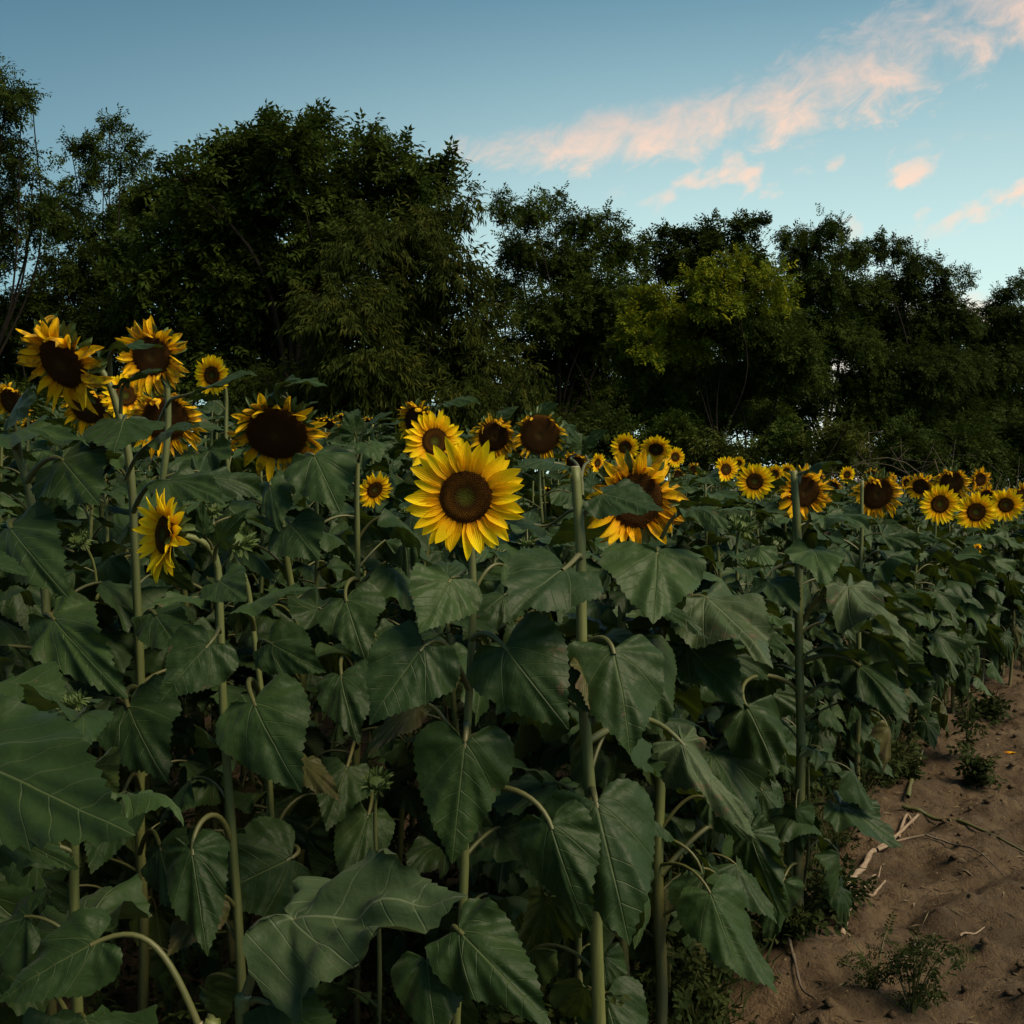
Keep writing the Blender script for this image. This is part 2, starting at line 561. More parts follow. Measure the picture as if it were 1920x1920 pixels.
def disc_geo(mb, Rd, seed, n=620, dome=0.03, hole=0.35):
    g = np.random.default_rng(seed)
    nr, na = 14, 40
    r = np.linspace(0, 1, nr)
    zf = lambda q: dome * (1 - q ** 2.5) * 0.9 - 0.022 * np.exp(-(q / hole) ** 2) + 0.014 * np.exp(-((q - 0.78) / 0.2) ** 2)
    th = np.linspace(0, 2 * math.pi, na, endpoint=False)
    rim = 1 + 0.018 * np.sin(th * 9 + seed)
    V = np.stack([Rd * r[:, None] * np.cos(th) * rim, Rd * r[:, None] * np.sin(th) * rim, np.repeat(zf(r)[:, None], na, 1)], -1).reshape(-1, 3)
    i, j = np.meshgrid(np.arange(nr - 1), np.arange(na), indexing='ij')
    q = np.stack([i * na + j, (i + 1) * na + j, (i + 1) * na + (j + 1) % na, i * na + (j + 1) % na], -1).reshape(-1, 4)
    mb.add(V, q, 0, np.stack([np.repeat(r, na), np.zeros(nr * na)], 1))
    k = np.arange(n)
    rr = np.sqrt((k + 0.5) / n) * 0.99
    an = k * 2.399963
    hgt = 0.006 + 0.014 * np.clip((rr - 0.3) * 1.6, 0, 1) * g.uniform(0.5, 1.2, n)
    w = 0.62 * Rd / math.sqrt(n) * 1.5
    c = np.stack([Rd * rr * np.cos(an), Rd * rr * np.sin(an), zf(rr) - 0.002], 1)
    er = np.stack([np.cos(an), np.sin(an), 0 * an], 1)
    et = np.stack([-np.sin(an), np.cos(an), 0 * an], 1)
    V = np.stack([c + er * w, c + et * w, c - er * w, c - et * w, c + np.array([0, 0, 1.0]) * hgt[:, None] + er * (0.25 * w)], 1).reshape(-1, 3)
    b = (np.arange(n) * 5)[:, None]
    tr = np.concatenate([b + np.array([[0, 1, 4]]), b + np.array([[1, 2, 4]]), b + np.array([[2, 3, 4]]), b + np.array([[3, 0, 4]])])
    uv = np.stack([np.repeat(rr, 5), np.tile([0, 0, 0, 0, 1.0], n) * np.repeat(g.uniform(0.3, 1, n), 5)], 1)
    mb.add(V, tr, 0, uv)


def back_geo(mb, Rd, depth, rim=1.08):
    nr, na = 8, 24
    r = np.linspace(0, 1, nr)
    th = np.linspace(0, 2 * math.pi, na, endpoint=False)
    z = -depth * np.sqrt(np.clip(1 - r ** 2.2, 0, 1))
    V = np.stack([Rd * rim * r[:, None] * np.cos(th), Rd * rim * r[:, None] * np.sin(th), np.repeat(z[:, None], na, 1)], -1).reshape(-1, 3)
    i, j = np.meshgrid(np.arange(nr - 1), np.arange(na), indexing='ij')
    q = np.stack([i * na + j, i * na + (j + 1) % na, (i + 1) * na + (j + 1) % na, (i + 1) * na + j], -1).reshape(-1, 4)
    mb.add(V, q, 0)


def make_head(kind, seed):
    g = np.random.default_rng(seed)
    pm = {}
    b, d, p, s = MB(), MB(), MB(), MB()
    if kind == 'fresh':
        Rd = 0.232 + 0.01 * (seed % 3 - 1)
        back_geo(b, Rd, 0.10)
        disc_geo(d, Rd, seed)
        petal_set(p, 24, Rd * 0.93, 0.285, 0.056, 0.16, -0.12, 0.004, seed + 1, z0=0.012, jit=0.09)
        petal_set(p, 22, Rd * 0.93, 0.275, 0.054, 0.02, -0.10, 0.006, seed + 2, z0=0.000, jit=0.09)
        petal_set(s, 18, Rd * 0.9, 0.19, 0.036, -0.25, -0.3, 0.0, seed + 3, z0=-0.03)
        petal_set(s, 14, Rd * 0.8, 0.19, 0.036, -0.6, -0.4, 0.0, seed + 4, z0=-0.055)
        mats = (DISC, PETAL)
    elif kind == 'cup':
        Rd = 0.225
        back_geo(b, Rd, 0.12)
        disc_geo(d, Rd, seed, dome=0.05)
        petal_set(p, 22, Rd * 0.93, 0.30, 0.056, 0.42, -0.25, 0.004, seed + 1, z0=0.012, jit=0.16)
        petal_set(p, 20, Rd * 0.93, 0.30, 0.054, 0.22, -0.2, 0.006, seed + 2, z0=0.000, jit=0.16)
        petal_set(s, 18, Rd * 0.9, 0.26, 0.046, 0.1, -0.8, 0.0, seed + 3, z0=-0.03, jit=0.3)
        petal_set(s, 14, Rd * 0.8, 0.24, 0.046, -0.3, -0.9, 0.0, seed + 4, z0=-0.065, jit=0.3)
        mats = (DISC, PETAL)
    elif kind == 'half':                      # older bloom, still a full ring of rays
        Rd = 0.240
        back_geo(b, Rd, 0.11)
        disc_geo(d, Rd, seed, 620, 0.045, 0.2)
        petal_set(p, 20, Rd * 0.95, 0.245, 0.042, 0.25, -0.35, 0.02, seed + 1, jit=0.42, curl=0.55, z0=0.012)
        petal_set(p, 18, Rd * 0.95, 0.235, 0.040, 0.05, -0.2, 0.025, seed + 2, jit=0.42, curl=0.55, top_fold=0.6)
        petal_set(s, 20, Rd * 0.95, 0.20, 0.034, 0.1, -0.3, 0.0, seed + 3, jit=0.25, z0=-0.03)
        petal_set(s, 14, Rd * 0.8, 0.20, 0.034, -0.4, -0.4, 0.0, seed + 4, jit=0.25, z0=-0.055)
        mats = (DISC_OLD, PETAL_OLD)
    elif kind == 'old':                       # big dark disc, rays hanging from the lower rim
        Rd = 0.305
        back_geo(b, Rd, 0.13)
        disc_geo(d, Rd, seed, 760, 0.06, 0.15)
        gap = lambda a, q: math.sin(a) > 0.25 and q.uniform() < 0.35
        petal_set(p, 26, Rd * 0.97, 0.235, 0.042, 0.15, -0.25, 0.055, seed + 1, jit=0.3, curl=0.45, skip=gap, top_fold=0.9)
        petal_set(p, 22, Rd * 0.97, 0.215, 0.040, -0.1, -0.15, 0.06, seed + 2, jit=0.3, curl=0.45, skip=gap, top_fold=0.9)
        petal_set(s, 26, Rd * 0.99, 0.17, 0.030, 0.35, -0.5, -0.01, seed + 3, jit=0.3, z0=-0.02)
        petal_set(s, 20, Rd * 0.9, 0.18, 0.032, -0.2, -0.3, 0.0, seed + 4, jit=0.3, z0=-0.06)
        mats = (DISC_OLD, PETAL_OLD)
    elif kind == 'wilt':                      # a few shrivelled rays
        Rd = 0.36
        back_geo(b, Rd, 0.14)
        disc_geo(d, Rd, seed, 760, 0.06, 0.15)
        gap = lambda a, q: q.uniform() < (0.12 if math.sin(a) < 0.3 else 0.4)
        petal_set(p, 30, Rd * 0.97, 0.17, 0.030, 0.35, -0.1, 0.06, seed + 1, jit=0.5, curl=0.8, skip=gap, top_fold=1.2)
        petal_set(s, 28, Rd * 0.99, 0.15, 0.030, 0.5, -0.6, -0.02, seed + 3, jit=0.3, z0=-0.02)
        petal_set(s, 22, Rd * 0.92, 0.17, 0.034, 0.0, -0.4, 0.0, seed + 4, jit=0.3, z0=-0.06)
        mats = (DISC_OLD, PETAL_OLD)
    else:                                     # bud
        Rd = 0.30
        back_geo(b, Rd, 0.20)
        disc_geo(d, Rd * 0.9, seed, 120, 0.08, 0.1)
        petal_set(p, 16, Rd * 0.8, 0.2, 0.04, 1.0, 0.8, 0.0, seed + 1, jit=0.15, z0=0.02)
        petal_set(s, 22, Rd * 0.95, 0.36, 0.055, 0.9, 0.4, 0.0, seed + 3, jit=0.35, z0=-0.04)
        petal_set(s, 18, Rd * 0.98, 0.36, 0.055, 0.45, 0.1, 0.0, seed + 4, jit=0.4, z0=-0.08)
        petal_set(s, 12, Rd * 0.9, 0.34, 0.06, -0.2, -0.4, 0.0, seed + 5, jit=0.35, z0=-0.12)
        mats = (SEPAL, SEPAL)
    pm['flower_head'] = b.mesh('flower_head', [SEPAL])
    pm['seed_disc'] = d.mesh('seed_disc', [mats[0]], smooth=True)
    pm['petals'] = p.mesh('petals', [mats[1]])
    pm['sepals'] = s.mesh('sepals', [SEPAL])
    return pm


HEADS = {'cup': [make_head('cup', 77)], 'fresh': [make_head('fresh', 10 + 7 * i) for i in range(4)], 'half': [make_head('half', 50 + 7 * i) for i in range(4)],
         'old': [make_head('old', 90 + 7 * i) for i in range(4)], 'wilt': [make_head('wilt', 130 + 7 * i) for i in range(3)],
         'bud': [make_head('bud', 170 + 7 * i) for i in range(3)]}
BACKD = {'fresh': 0.10, 'cup': 0.12, 'half': 0.11, 'old': 0.13, 'wilt': 0.14, 'bud': 0.20}


def add_head(parent, base, H, n, diam, kind, var, roll=0.0):
    n = Vector(n).normalized()
    up = Vector((0, 0, 1))
    y = (up - n * up.dot(n)).normalized()
    x = y.cross(n)
    M = Matrix((x, y, n)).transposed() @ Matrix.Rotation(roll, 3, 'Z')
    pm = HEADS[kind][var % len(HEADS[kind])]
    h = link('flower_head', pm['flower_head'], parent)
    h.matrix_local = Matrix.Translation(Vector(H) - Vector(base)) @ M.to_4x4() @ Matrix.Scale(diam, 4)
    for k in ('seed_disc', 'petals', 'sepals'):
        link(k, pm[k], h)
    return h


PROTECT = []          # (px, py, radius px, depth): nothing grown at random may come in front of these


def clear(pts, pad):
    for P, r in pts:
        x, y, d = PX(P)
        if d < 0.6:
            return False
        rp = r * F / d
        for (a, b, c, e) in PROTECT:
            if d < e + 0.02 and (x - a) ** 2 + (y - b) ** 2 < (c + rp * pad) ** 2:
                return False
    return True


def put_leaves(parent, base, path, zlo, zhi, step, g, bias=0.0, azr=None, scale=1.0, topz=None, pad=0.75, joined=False, keep=1.0):
    """leaves in a spiral up the stem; every leaf a child of its own"""
    zs = path[:, 2]
    topz = topz or zhi
    z = zlo + g.uniform(0, step)
    az = g.uniform(0, 6.28)
    jm = MB() if joined else None
    cnt = 0
    while z < zhi:
        at = np.array([np.interp(z, zs, path[:, 0]), np.interp(z, zs, path[:, 1]), z])
        az += 2.4 + g.normal(0, 0.35)
        a = az
        if azr is not None:
            a = azr[0] + (az % 6.283) / 6.283 * (azr[1] - azr[0])
        if bias:
            a = math.atan2(math.sin(a) - bias * 0.55, math.cos(a) + bias * 0.85)
        f = (z - zlo) / max(topz - zlo, 0.1)
        kind = 'low' if f < 0.38 + g.normal(0, 0.08) else ('mid' if f < 0.86 else 'top')
        ok = False
        for tries in range(3):
            me, B, cen, tip, L = LIB[kind][g.integers(len(LIB[kind]))]
            sc = scale * g.uniform(0.82, 1.2) * (1.0 if kind != 'mid' else 1.08 - 0.25 * max(0, f - 0.6))
            M = Matrix.Rotation(a, 3, 'Z') @ Matrix.Rotation(g.normal(0, 0.15), 3, 'X') @ Matrix.Rotation(g.normal(0, 0.12), 3, 'Y')
            Mn = np.array(M) * sc
            pts = [(at + Mn @ B, 0.03), (at + Mn @ cen, L * sc * 0.42), (at + Mn @ tip, 0.03)]
            if (at + Mn @ tip)[2] > 0.03 and clear(pts, pad):
                ok = True
                break
            a += 1.1
        if ok and g.uniform() < keep:
            if joined:
                V = np.array([v.co for v in me.vertices]) if False else MEV(me)
                jm.add(V @ Mn.T + at - base, me['_f'] if False else MEF(me), 0, MEU(me))
            else:
                o = link('leaf', me, parent)
                o.matrix_local = Matrix.Translation(Vector(at - base)) @ M.to_4x4() @ Matrix.Scale(sc, 4)
            cnt += 1
        z += step * g.uniform(0.75, 1.25)
    if joined and cnt:
        jm.build('leaves', [LEAF], parent)
    return cnt


_cache = {}


def _me(me):
    if me.name not in _cache:
        V = np.empty(len(me.vertices) * 3, np.float32)
        me.vertices.foreach_get('co', V)
        fs = [np.array([p.vertices[:] for p in me.polygons if len(p.vertices) == k]) for k in (3, 4)]
        uv = np.zeros((len(me.vertices), 2))
        l = me.uv_layers[0].data
        for lp in me.loops:
            uv[lp.vertex_index] = l[lp.index].uv
        _cache[me.name] = (V.reshape(-1, 3).astype(float), [f for f in fs if len(f)], uv)
    return _cache[me.name]


MEV = lambda me: _me(me)[0]
MEF = lambda me: _me(me)[1]
MEU = lambda me: _me(me)[2]


def stem_path(base, H, n, diam, kind, g, pts=None):
    """from the ground up and over to the back of the head"""
    n = np.asarray(n, float)
    A = H - n * diam * BACKD[kind]
    if pts is not None:
        low = np.array(pts, float)
    else:
        k = 5
        tz = np.linspace(-0.05, A[2] - 0.30, k)
        sx, sy = g.normal(0, 0.025, 2)
        top = np.array([A[0], A[1], 0]) - np.array([n[0], n[1], 0]) * 0.07
        low = np.stack([base[0] + (top[0] - base[0]) * np.linspace(0, 1, k) ** 1.3 + sx * np.sin(np.linspace(0, 3.1, k)),
                        base[1] + (top[1] - base[1]) * np.linspace(0, 1, k) ** 1.3 + sy * np.sin(np.linspace(0, 3.1, k)), tz], 1)
    lowc = crom(low, 6)
    S = lowc[-1]
    t0 = nrm(lowc[-1] - lowc[-3])
    dist = np.linalg.norm(A - S)
    neck = bez(S, S + t0 * dist * 0.55, A - n * max(0.05, dist * 0.33), A, 9)[1:]
    return np.vstack([lowc, neck])


def add_stem(parent, base, path, r0, r1, name='stem'):
    mb = MB()
    q = []
    for a, b in zip(path[:-1], path[1:]):
        k = max(1, int(np.linalg.norm(b - a) / 0.035))
        q += [a + (b - a) * i / k for i in range(k)]
    path = np.array(q + [path[-1]])
    s = np.linspace(0, 1, len(path))
    g = np.random.default_rng(int(abs(base[0] * 977 + base[1] * 331) * 100))
    l = np.concatenate([[0], np.cumsum(np.linalg.norm(np.diff(path, axis=0), axis=1))])
    env = np.minimum(1, np.minimum(s, 1 - s) * 8)[:, None]
    wob = np.stack([np.sin(l * g.uniform(7, 12) + g.uniform(0, 6)), np.sin(l * g.uniform(7, 12) + g.uniform(0, 6)), 0 * l], 1) * 0.0035
    kn = 1 + 0.10 * np.clip(np.sin(l * 34 + g.uniform(0, 6)), 0.3, 1) * g.uniform(0.4, 1.2, len(l))
    tube(mb, path - base + wob * env, (r0 + (r1 - r0) * s ** 1.2) * kn, 12, 0, 0.07, tint=np.repeat(np.clip(0.75 - l / 0.9, 0, 0.7) * g.uniform(0.3, 1), 12).tolist() + [0.0])
    return mb.build(name, [STEM], parent)


# ------------------------------------------------------------------ hero plants: the blooms one can point at
def face(yaw, pitch):
    y, p = rad(yaw), rad(pitch)
    return np.array([math.sin(y) * math.cos(p), -math.cos(y) * math.cos(p), math.sin(p)])


BLOOM = 'sunflowers in bloom across the field'
# px, py, size px, kind, yaw, pitch, real diameter, stem pixels (from low to high) or None, label
HERO = [
 (873, 932, 226, 'fresh', -3, -2, 0.22, [(858, 1900), (868, 1620), (880, 1330), (883, 1160)], 'fully open sunflower facing the camera, largest bloom, right at the centre'),
 (310, 1003, 172, 'cup', -50, 4, 0.19, [(455, 1900), (436, 1600), (418, 1250), (408, 1085)], 'fresh sunflower turned in profile beside a green bud, pale stem curving behind it'),
 (118, 680, 218, 'half', -26, -30, 0.292, [(262, 1330), (258, 1100), (240, 860), (215, 745)], 'tall drooping sunflower with leaning stem and dark disc at the upper left'),
 (285, 668, 160, 'half', -4, -8, 0.26, None, 'tall sunflower with a flat leaf across its upper disc, next to the drooping one'),
 (398, 704, 80, 'fresh', -22, 0, 0.16, None, 'small fresh sunflower half covered by a pointed leaf, against dark trees'),
 (236, 742, 88, 'fresh', 12, 5, 0.18, None, 'small bloom tucked under the tall one with the leaf across its disc'),
 (310, 786, 138, 'old', 12, -18, 0.25, None, 'heavy old sunflower with rays folded over its disc, low among the left leaves'),
 (165, 762, 112, 'old', -8, -25, 0.23, None, 'nodding old sunflower hidden under the tall drooping bloom'),
 (519, 812, 190, 'old', 2, -36, 0.287, None, 'old sunflower with wide dark disc and rays hanging from the lower rim'),
 (783, 792, 100, 'old', -38, -12, 0.24, None, 'old sunflower turned aside directly behind the fresh medium bloom'),
 (815, 828, 122, 'fresh', 18, 2, 0.19, None, 'fresh medium bloom just above and behind the largest central sunflower'),
 (926, 818, 96, 'old', 12, -22, 0.23, None, 'wilting sunflower with yellow rays hanging down over its disc'),
 (1012, 815, 104, 'wilt', -4, -8, 0.24, None, 'ripe sunflower that has lost nearly all rays, round brown disc'),
 (1192, 938, 226, 'half', 14, -8, 0.275, None, 'large ragged sunflower with a broad green leaf across its disc'),
 (1172, 838, 58, 'fresh', 5, -6, 0.17, None, 'small bloom above the ragged leaf-covered sunflower, the more open of two'),
 (1230, 842, 62, 'fresh', 4, -25, 0.18, None, 'small nodding bloom above the ragged leaf-covered sunflower, showing its upper rays'),
 (1266, 857, 40, 'fresh', 30, -5, 0.16, None, 'tiny bloom peeking out right of the two small nodding ones'),
 (702, 918, 72, 'fresh', 25, -4, 0.16, None, 'small bloom half hidden by a stem left of the central sunflower'),
 (1361, 880, 52, 'fresh', 5, -5, 0.18, None, 'small bloom with a leaf over its disc, left of a round flat one'),
 (1415, 903, 72, 'fresh', 2, -3, 0.22, None, 'round evenly open sunflower standing clear in the middle distance'),
 (1452, 889, 40, 'fresh', -10, -10, 0.18, None, 'far bloom just behind the cut stalk with the yellow head'),
 (1507, 922, 128, 'half', 8, -12, 0.29, None, 'wide yellow sunflower standing behind a bare cut stalk'),
 (1644, 926, 100, 'old', 4, -20, 0.28, None, 'broad dark-disced sunflower behind a thin pale stalk in the right field'),
 (1588, 890, 34, 'fresh', -8, -10, 0.19, None, 'far small bloom left of the broad dark-disced sunflower'),
 (1634, 893, 38, 'old', 5, -15, 0.2, None, 'far flattened bloom directly above the broad dark-disced sunflower'),
 (1726, 912, 64, 'half', 8, -10, 0.25, None, 'medium bloom with its disc notched by rays, above the round bright one'),
 (1784, 905, 70, 'old', 2, -12, 0.27, None, 'dark round disced bloom at the far edge beside its smaller twin'),
 (1837, 899, 54, 'half', 6, -10, 0.24, None, 'smaller dark disced bloom at the far right edge in front of dead brush'),
 (1762, 945, 78, 'fresh', -4, -2, 0.25, None, 'bright round sunflower with small disc, left of the pair at the right edge'),
 (1830, 960, 76, 'fresh', 2, -6, 0.27, None, 'bright round sunflower with a leaf tip over its disc, lowest of the right group'),
 (1886, 947, 66, 'fresh', 10, 0, 0.25, None, 'bright sunflower at the right end of the near edge group'),
 (1850, 930, 50, 'half', 0, -12, 0.22, None, 'bloom hidden behind the lowest bright flower of the right group'),
 (1916, 928, 56, 'half', 6, -8, 0.24, None, 'sunflower cut by the right border of the picture'),
 (1832, 1030, 30, 'fresh', 38, -2, 0.10, None, 'tiny late sunflower low down among the leaves near the right border'),
 (1028, 925, 44, 'old', -15, -20, 0.17, None, 'small nodding bloom in the gap right of the central sunflower'),
 (1078, 868, 58, 'old', 10, -20, 0.2, None, 'old bloom hiding behind the bare cut stalk at centre'),
 (612, 795, 54, 'old', 6, -45, 0.2, None, 'nodding bloom right of the wide dark disc, half hidden in leaves'),
 (425, 848, 54, 'old', -10, -30, 0.2, None, 'nodding bloom left of the wide dark disc, mostly under leaves'),
 (216, 905, 46, 'wilt', 25, -15, 0.17, None, 'withered little bloom in the shade beside a thick leaning stem'),
 (22, 752, 84, 'old', -20, -20, 0.22, None, 'old bloom at the left border behind large leaves'),
 (1475, 884, 34, 'fresh', 0, -8, 0.19, None, 'far bloom above the wide yellow sunflower, left one'),
 (1300, 880, 32, 'half', 0, -12, 0.19, None, 'far bloom level with the field edge right of the ragged sunflower'),
 (1668, 898, 34, 'half', 0, -10, 0.19, None, 'far bloom right of the flattened one at the back of the field'),
 (1560, 912, 38, 'old', 0, -18, 0.19, None, 'bloom right of the wide yellow sunflower, mostly behind leaves'),
 (690, 790, 44, 'old', 0, -48, 0.19, None, 'nodding far bloom left of the old one turned aside'),
 (646, 782, 40, 'old', 0, -48, 0.18, None, 'far bloom peeking over leaves at the foot of the tall trees'),
 (1535, 896, 30, 'half', 0, -8, 0.19, None, 'far bloom peeking up right of the wide yellow sunflower'),
 (1700, 905, 32, 'half', 0, -8, 0.19, None, 'far bloom left of the one with its notched disc'),
 (975, 838, 46, 'old', 0, -25, 0.19, None, 'nodding bloom low between the wilting and the ripe sunflower'),
 (1385, 868, 26, 'fresh', 0, -8, 0.19, None, 'far bloom above the round evenly open sunflower'),
 (1120, 868, 40, 'fresh', 10, -10, 0.17, None, 'far bloom between the cut stalk and the ragged sunflower'),
 (1272, 890, 30, 'old', 10, -20, 0.19, None, 'far nodding bloom right beside the ragged sunflower'),
 (60, 800, 44, 'old', 0, -30, 0.19, None, 'nodding bloom low at the left behind a broad leaf'),
 # green buds
 (1390, 985, 52, 'bud', 10, 55, 0.10, None, 'sunflower with a spiky round green bud, right of the ragged bloom'),
 (1455, 1018, 24, 'bud', 0, 40, 0.06, None, 'sunflower with a small closed bud left of the bare cut stalk'),
 (1543, 1018, 26, 'bud', 20, 30, 0.06, None, 'sunflower with a small closed bud right of the bare cut stalk'),
 (441, 1010, 74, 'bud', 30, 40, 0.09, [(532, 1850), (512, 1580), (487, 1270), (470, 1120)], 'young sunflower with a hairy green bud beside the bloom in profile'),
 (150, 1012, 40, 'bud', -20, 60, 0.06, None, 'sunflower with a dark little bud low on the left side'),
 (706, 1466, 56, 'bud', 0, 60, 0.065, [(708, 1700), (706, 1520)], 'short young sunflower with a bud down in the shade'),
 (1522, 1364, 36, 'bud', 10, 60, 0.06, None, 'short young sunflower with a bud at the field edge'),
 (560, 985, 26, 'bud', 0, 60, 0.05, None, 'sunflower with a dark little bud under the old wide bloom'),
]
plants = []
for i, (px, py, D, kind, yaw, pit, real, pts, label) in enumerate(HERO):
    d = F * real / D
    PROTECT.append((px, py, D * (0.46 if d < 5 else 0.36), d))
    if kind == 'bud':
        PROTECT[-1] = (px, py, D * 0.4, d)
    elif D < 56 and kind in ('old', 'half', 'wilt'):
        PROTECT[-1] = (px, py - D * 0.2, D * 0.2, d)

# hero leaves need the plants first, so plants are made in two steps
for i, (px, py, D, kind, yaw, pit, real, pts, label) in enumerate(HERO):
    g = np.random.default_rng(1000 + i)
    d = F * real / D
    if D < 82 and px != 1832:
        yaw += g.normal(0, 13)
        pit += g.normal(-5, 7)
    n = face(yaw, pit)
    H = W(px, py, d)
    if pts:
        dd = d + 0.07
        P = [W(a, b, dd) for a, b in pts]
        P[0] = np.array(P[0])
        b0 = np.array([P[0][0] + (P[0][0] - P[1][0]) * 0.35, P[0][1], -0.05])
        P = [b0] + P if P[0][2] > 0.02 else P
        base = np.array([P[0][0], P[0][1], 0.0])
        path = stem_path(base, H, n, real, kind, g, P)
        for q in crom(np.array([(a, b, 0) for a, b in pts]), 14):
            if not (px == 120 and q[1] > 1080):
                PROTECT.append((q[0], q[1], 7, dd))
    else:
        base = np.array([H[0] - n[0] * 0.10 + g.normal(0, 0.06), H[1] + 0.12 + abs(g.normal(0, 0.05)), 0.0])
        path = stem_path(base, H, n, real, kind, g)
    e = empty('sunflower', base, label, 'sunflower', BLOOM if kind != 'bud' else 'sunflowers still in bud')
    th = 0.0088 if real > 0.15 else (0.0072 if real > 0.08 else 0.0050)
    if kind in ('old', 'half') and d < 4:
        th = 0.0112
    add_stem(e, base, path, th * 1.15, th * 0.72)
    add_head(e, base, H, n, real, kind, i, g.uniform(-0.2, 0.2) if kind != 'fresh' else g.uniform(0, 6))
    plants.append(dict(e=e, base=base, path=path, d=d, px=px, kind=kind, g=g, H=H, pts=pts, real=real))

# bare cut stalks
def cut_stalk(pts, d, r, label, ymin=-9999, ymax=9999):
    P = [W(a, b, d) for a, b in pts]
    if P[0][2] > 0:
        P = [np.array([P[0][0], P[0][1], -0.05])] + P
    path = crom(np.array(P), 7)
    base = np.array([path[0][0], path[0][1], 0.0])
    e = empty('sunflower_stalk', base, label, 'plant stalk', 'headless sunflower stalks')
    add_stem(e, base, path, r * 1.1, r * 0.72)
    mb = MB()
    T = nrm(path[-1] - path[-2])
    tube(mb, np.array([path[-1] - T * 0.002, path[-1] + T * 0.002]) - base, r * 0.66, 12, 0)
    mb.build('cut_end', [CUT], e)
    for q in crom(np.array([(a, b, 0) for a, b in pts]), 14):
        if ymin < q[1] < ymax:
            PROTECT.append((q[0], q[1], 8, d))
    return dict(e=e, base=base, path=path, d=d, px=pts[-1][0], kind='cut', g=np.random.default_rng(abs(int(pts[0][0]))), pts=pts, H=path[-1], real=0)


cut1 = cut_stalk([(1126, 1910), (1112, 1640), (1100, 1380), (1088, 1080), (1078, 876)], 2.12, 0.0128, 'thick headless stalk standing bare right of the central sunflower')
cut2 = cut_stalk([(1500, 1420), (1500, 1250), (1496, 1050), (1489, 884)], 3.4, 0.0140, 'headless stalk in front of the wide yellow sunflower', ymax=1280)
cut3 = cut_stalk([(1612, 1100), (1614, 1000), (1617, 902)], 5.0, 0.0100, 'thin headless stalk in front of the broad dark-disced sunflower', ymax=1000)
cut4 = cut_stalk([(668, 1240), (670, 1000), (672, 838)], 2.9, 0.0085, 'thin pale headless stalk left of the central sunflower', ymax=960)


# ------------------------------------------------------------------ hero leaves: (plant, attach, base, tip, width px, normal hint, options)
def hero_leaf(pl, at, b, tip, wpx, hint=(0, -1, 0.35), beta=0.5, old=False, r=None, rise=0.5, prot=True, seed=0, **kw):
    A = W(*at)
    zs = pl['path'][:, 2]
    if pl.get('snap', True) and at[2] == 0:
        pass
    B, Tp = W(*b), W(*tip)
    ch = np.linalg.norm(Tp - B)
    L = ch * (beta / 2) / math.sin(beta / 2)
    t = (Tp - B) / ch
    h = np.asarray(hint, float)
    n = nrm(h - t * (h @ t))
    t0 = t * math.cos(beta / 2) + n * math.sin(beta / 2)
    n0 = -t * math.sin(beta / 2) + n * math.cos(beta / 2)
    lat = np.cross(n0, t0)
    Wd = wpx / F * (b[2] + tip[2]) / 2
    kw.setdefault('ripple', 0.035)
    kw.setdefault('pleat', 0.04)
    kw.setdefault('wrap', 0.9)
    kw.setdefault('dent', 0.012 + (abs(b[0]) % 7) * 0.004)
    if b[0] > 1250:
        kw['pleat'] = kw['pleat'] * 1.6 + 0.02
    V, Fs, uv = blade(L, Wd, beta=beta, seed=seed or abs(int(b[0] * 3 + b[1])), nt=14, **kw)
    V = V[:, :1] * t0 + V[:, 1:2] * lat + V[:, 2:] * n0 + B
    mb = MB()
    base = pl['base']
    mb.add(V - base, Fs, 0, uv)
    D = np.linalg.norm(B - A)
    out = nrm(B - A)
    P1 = A + (out * 0.7 + np.array([0, 0, rise])) * D * 0.45
    P2 = B - t0 * D * 0.38
    rr = r or 0.022 * L + 0.0012
    tube(mb, bez(A, P1, P2, B + t0 * 0.01 - n0 * rr * 0.5, 14) - base, np.linspace(rr * 1.25, rr * 0.8, 14), 8, 1, cap=False)
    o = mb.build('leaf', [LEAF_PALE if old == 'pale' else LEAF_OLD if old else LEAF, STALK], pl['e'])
    if prot:
        for f in (0.15, 0.5, 0.8):
            c = B + (Tp - B) * f
            x, y, d = PX(c)
            PROTECT.append((x, y, wpx * (0.36 if f < 0.7 else 0.18), d))
    return o


main, prof, droop, bud = plants[0], plants[1], plants[2], plants[57 - 1]
bud = [p for p in plants if p['kind'] == 'bud' and p['px'] == 441][0]
old9 = plants[8]
rag = plants[13]
UPF = (0, -0.75, 0.8)
CAMF = (0.05, -1, 0.15)
# central plant, d about 2.0
hero_leaf(main, (882, 1125, 2.07), (845, 1086, 2.0), (786, 1188, 1.92), 150, CAMF, 0.45, wrap=0.5)
hero_leaf(main, (884, 1120, 2.07), (945, 1058, 2.12), (992, 1110, 2.2), 100, UPF, 0.5)
hero_leaf(main, (884, 1200, 2.07), (947, 1214, 1.98), (1067, 1368, 1.93), 200, (-0.1, -1, 0.3), 0.5, wrap=0.8, pleat=0.03)
hero_leaf(main, (878, 1292, 2.07), (793, 1213, 1.96), (692, 1360, 1.92), 178, (-0.15, -1, 0.3), 0.55, wrap=0.9)
hero_leaf(main, (876, 1366, 2.07), (872, 1393, 1.97), (848, 1618, 1.96), 198, (0.05, -1, 0.1), 0.3, wrap=0.9, fold=0.06, pleat=0.03)
hero_leaf(main, (870, 1500, 2.07), (1032, 1545, 1.98), (1108, 1748, 1.94), 168, (-0.2, -1, 0.1), 0.5, wrap=1.5, fold=0.15, pleat=0.05, dent=0.03, rise=0.7)
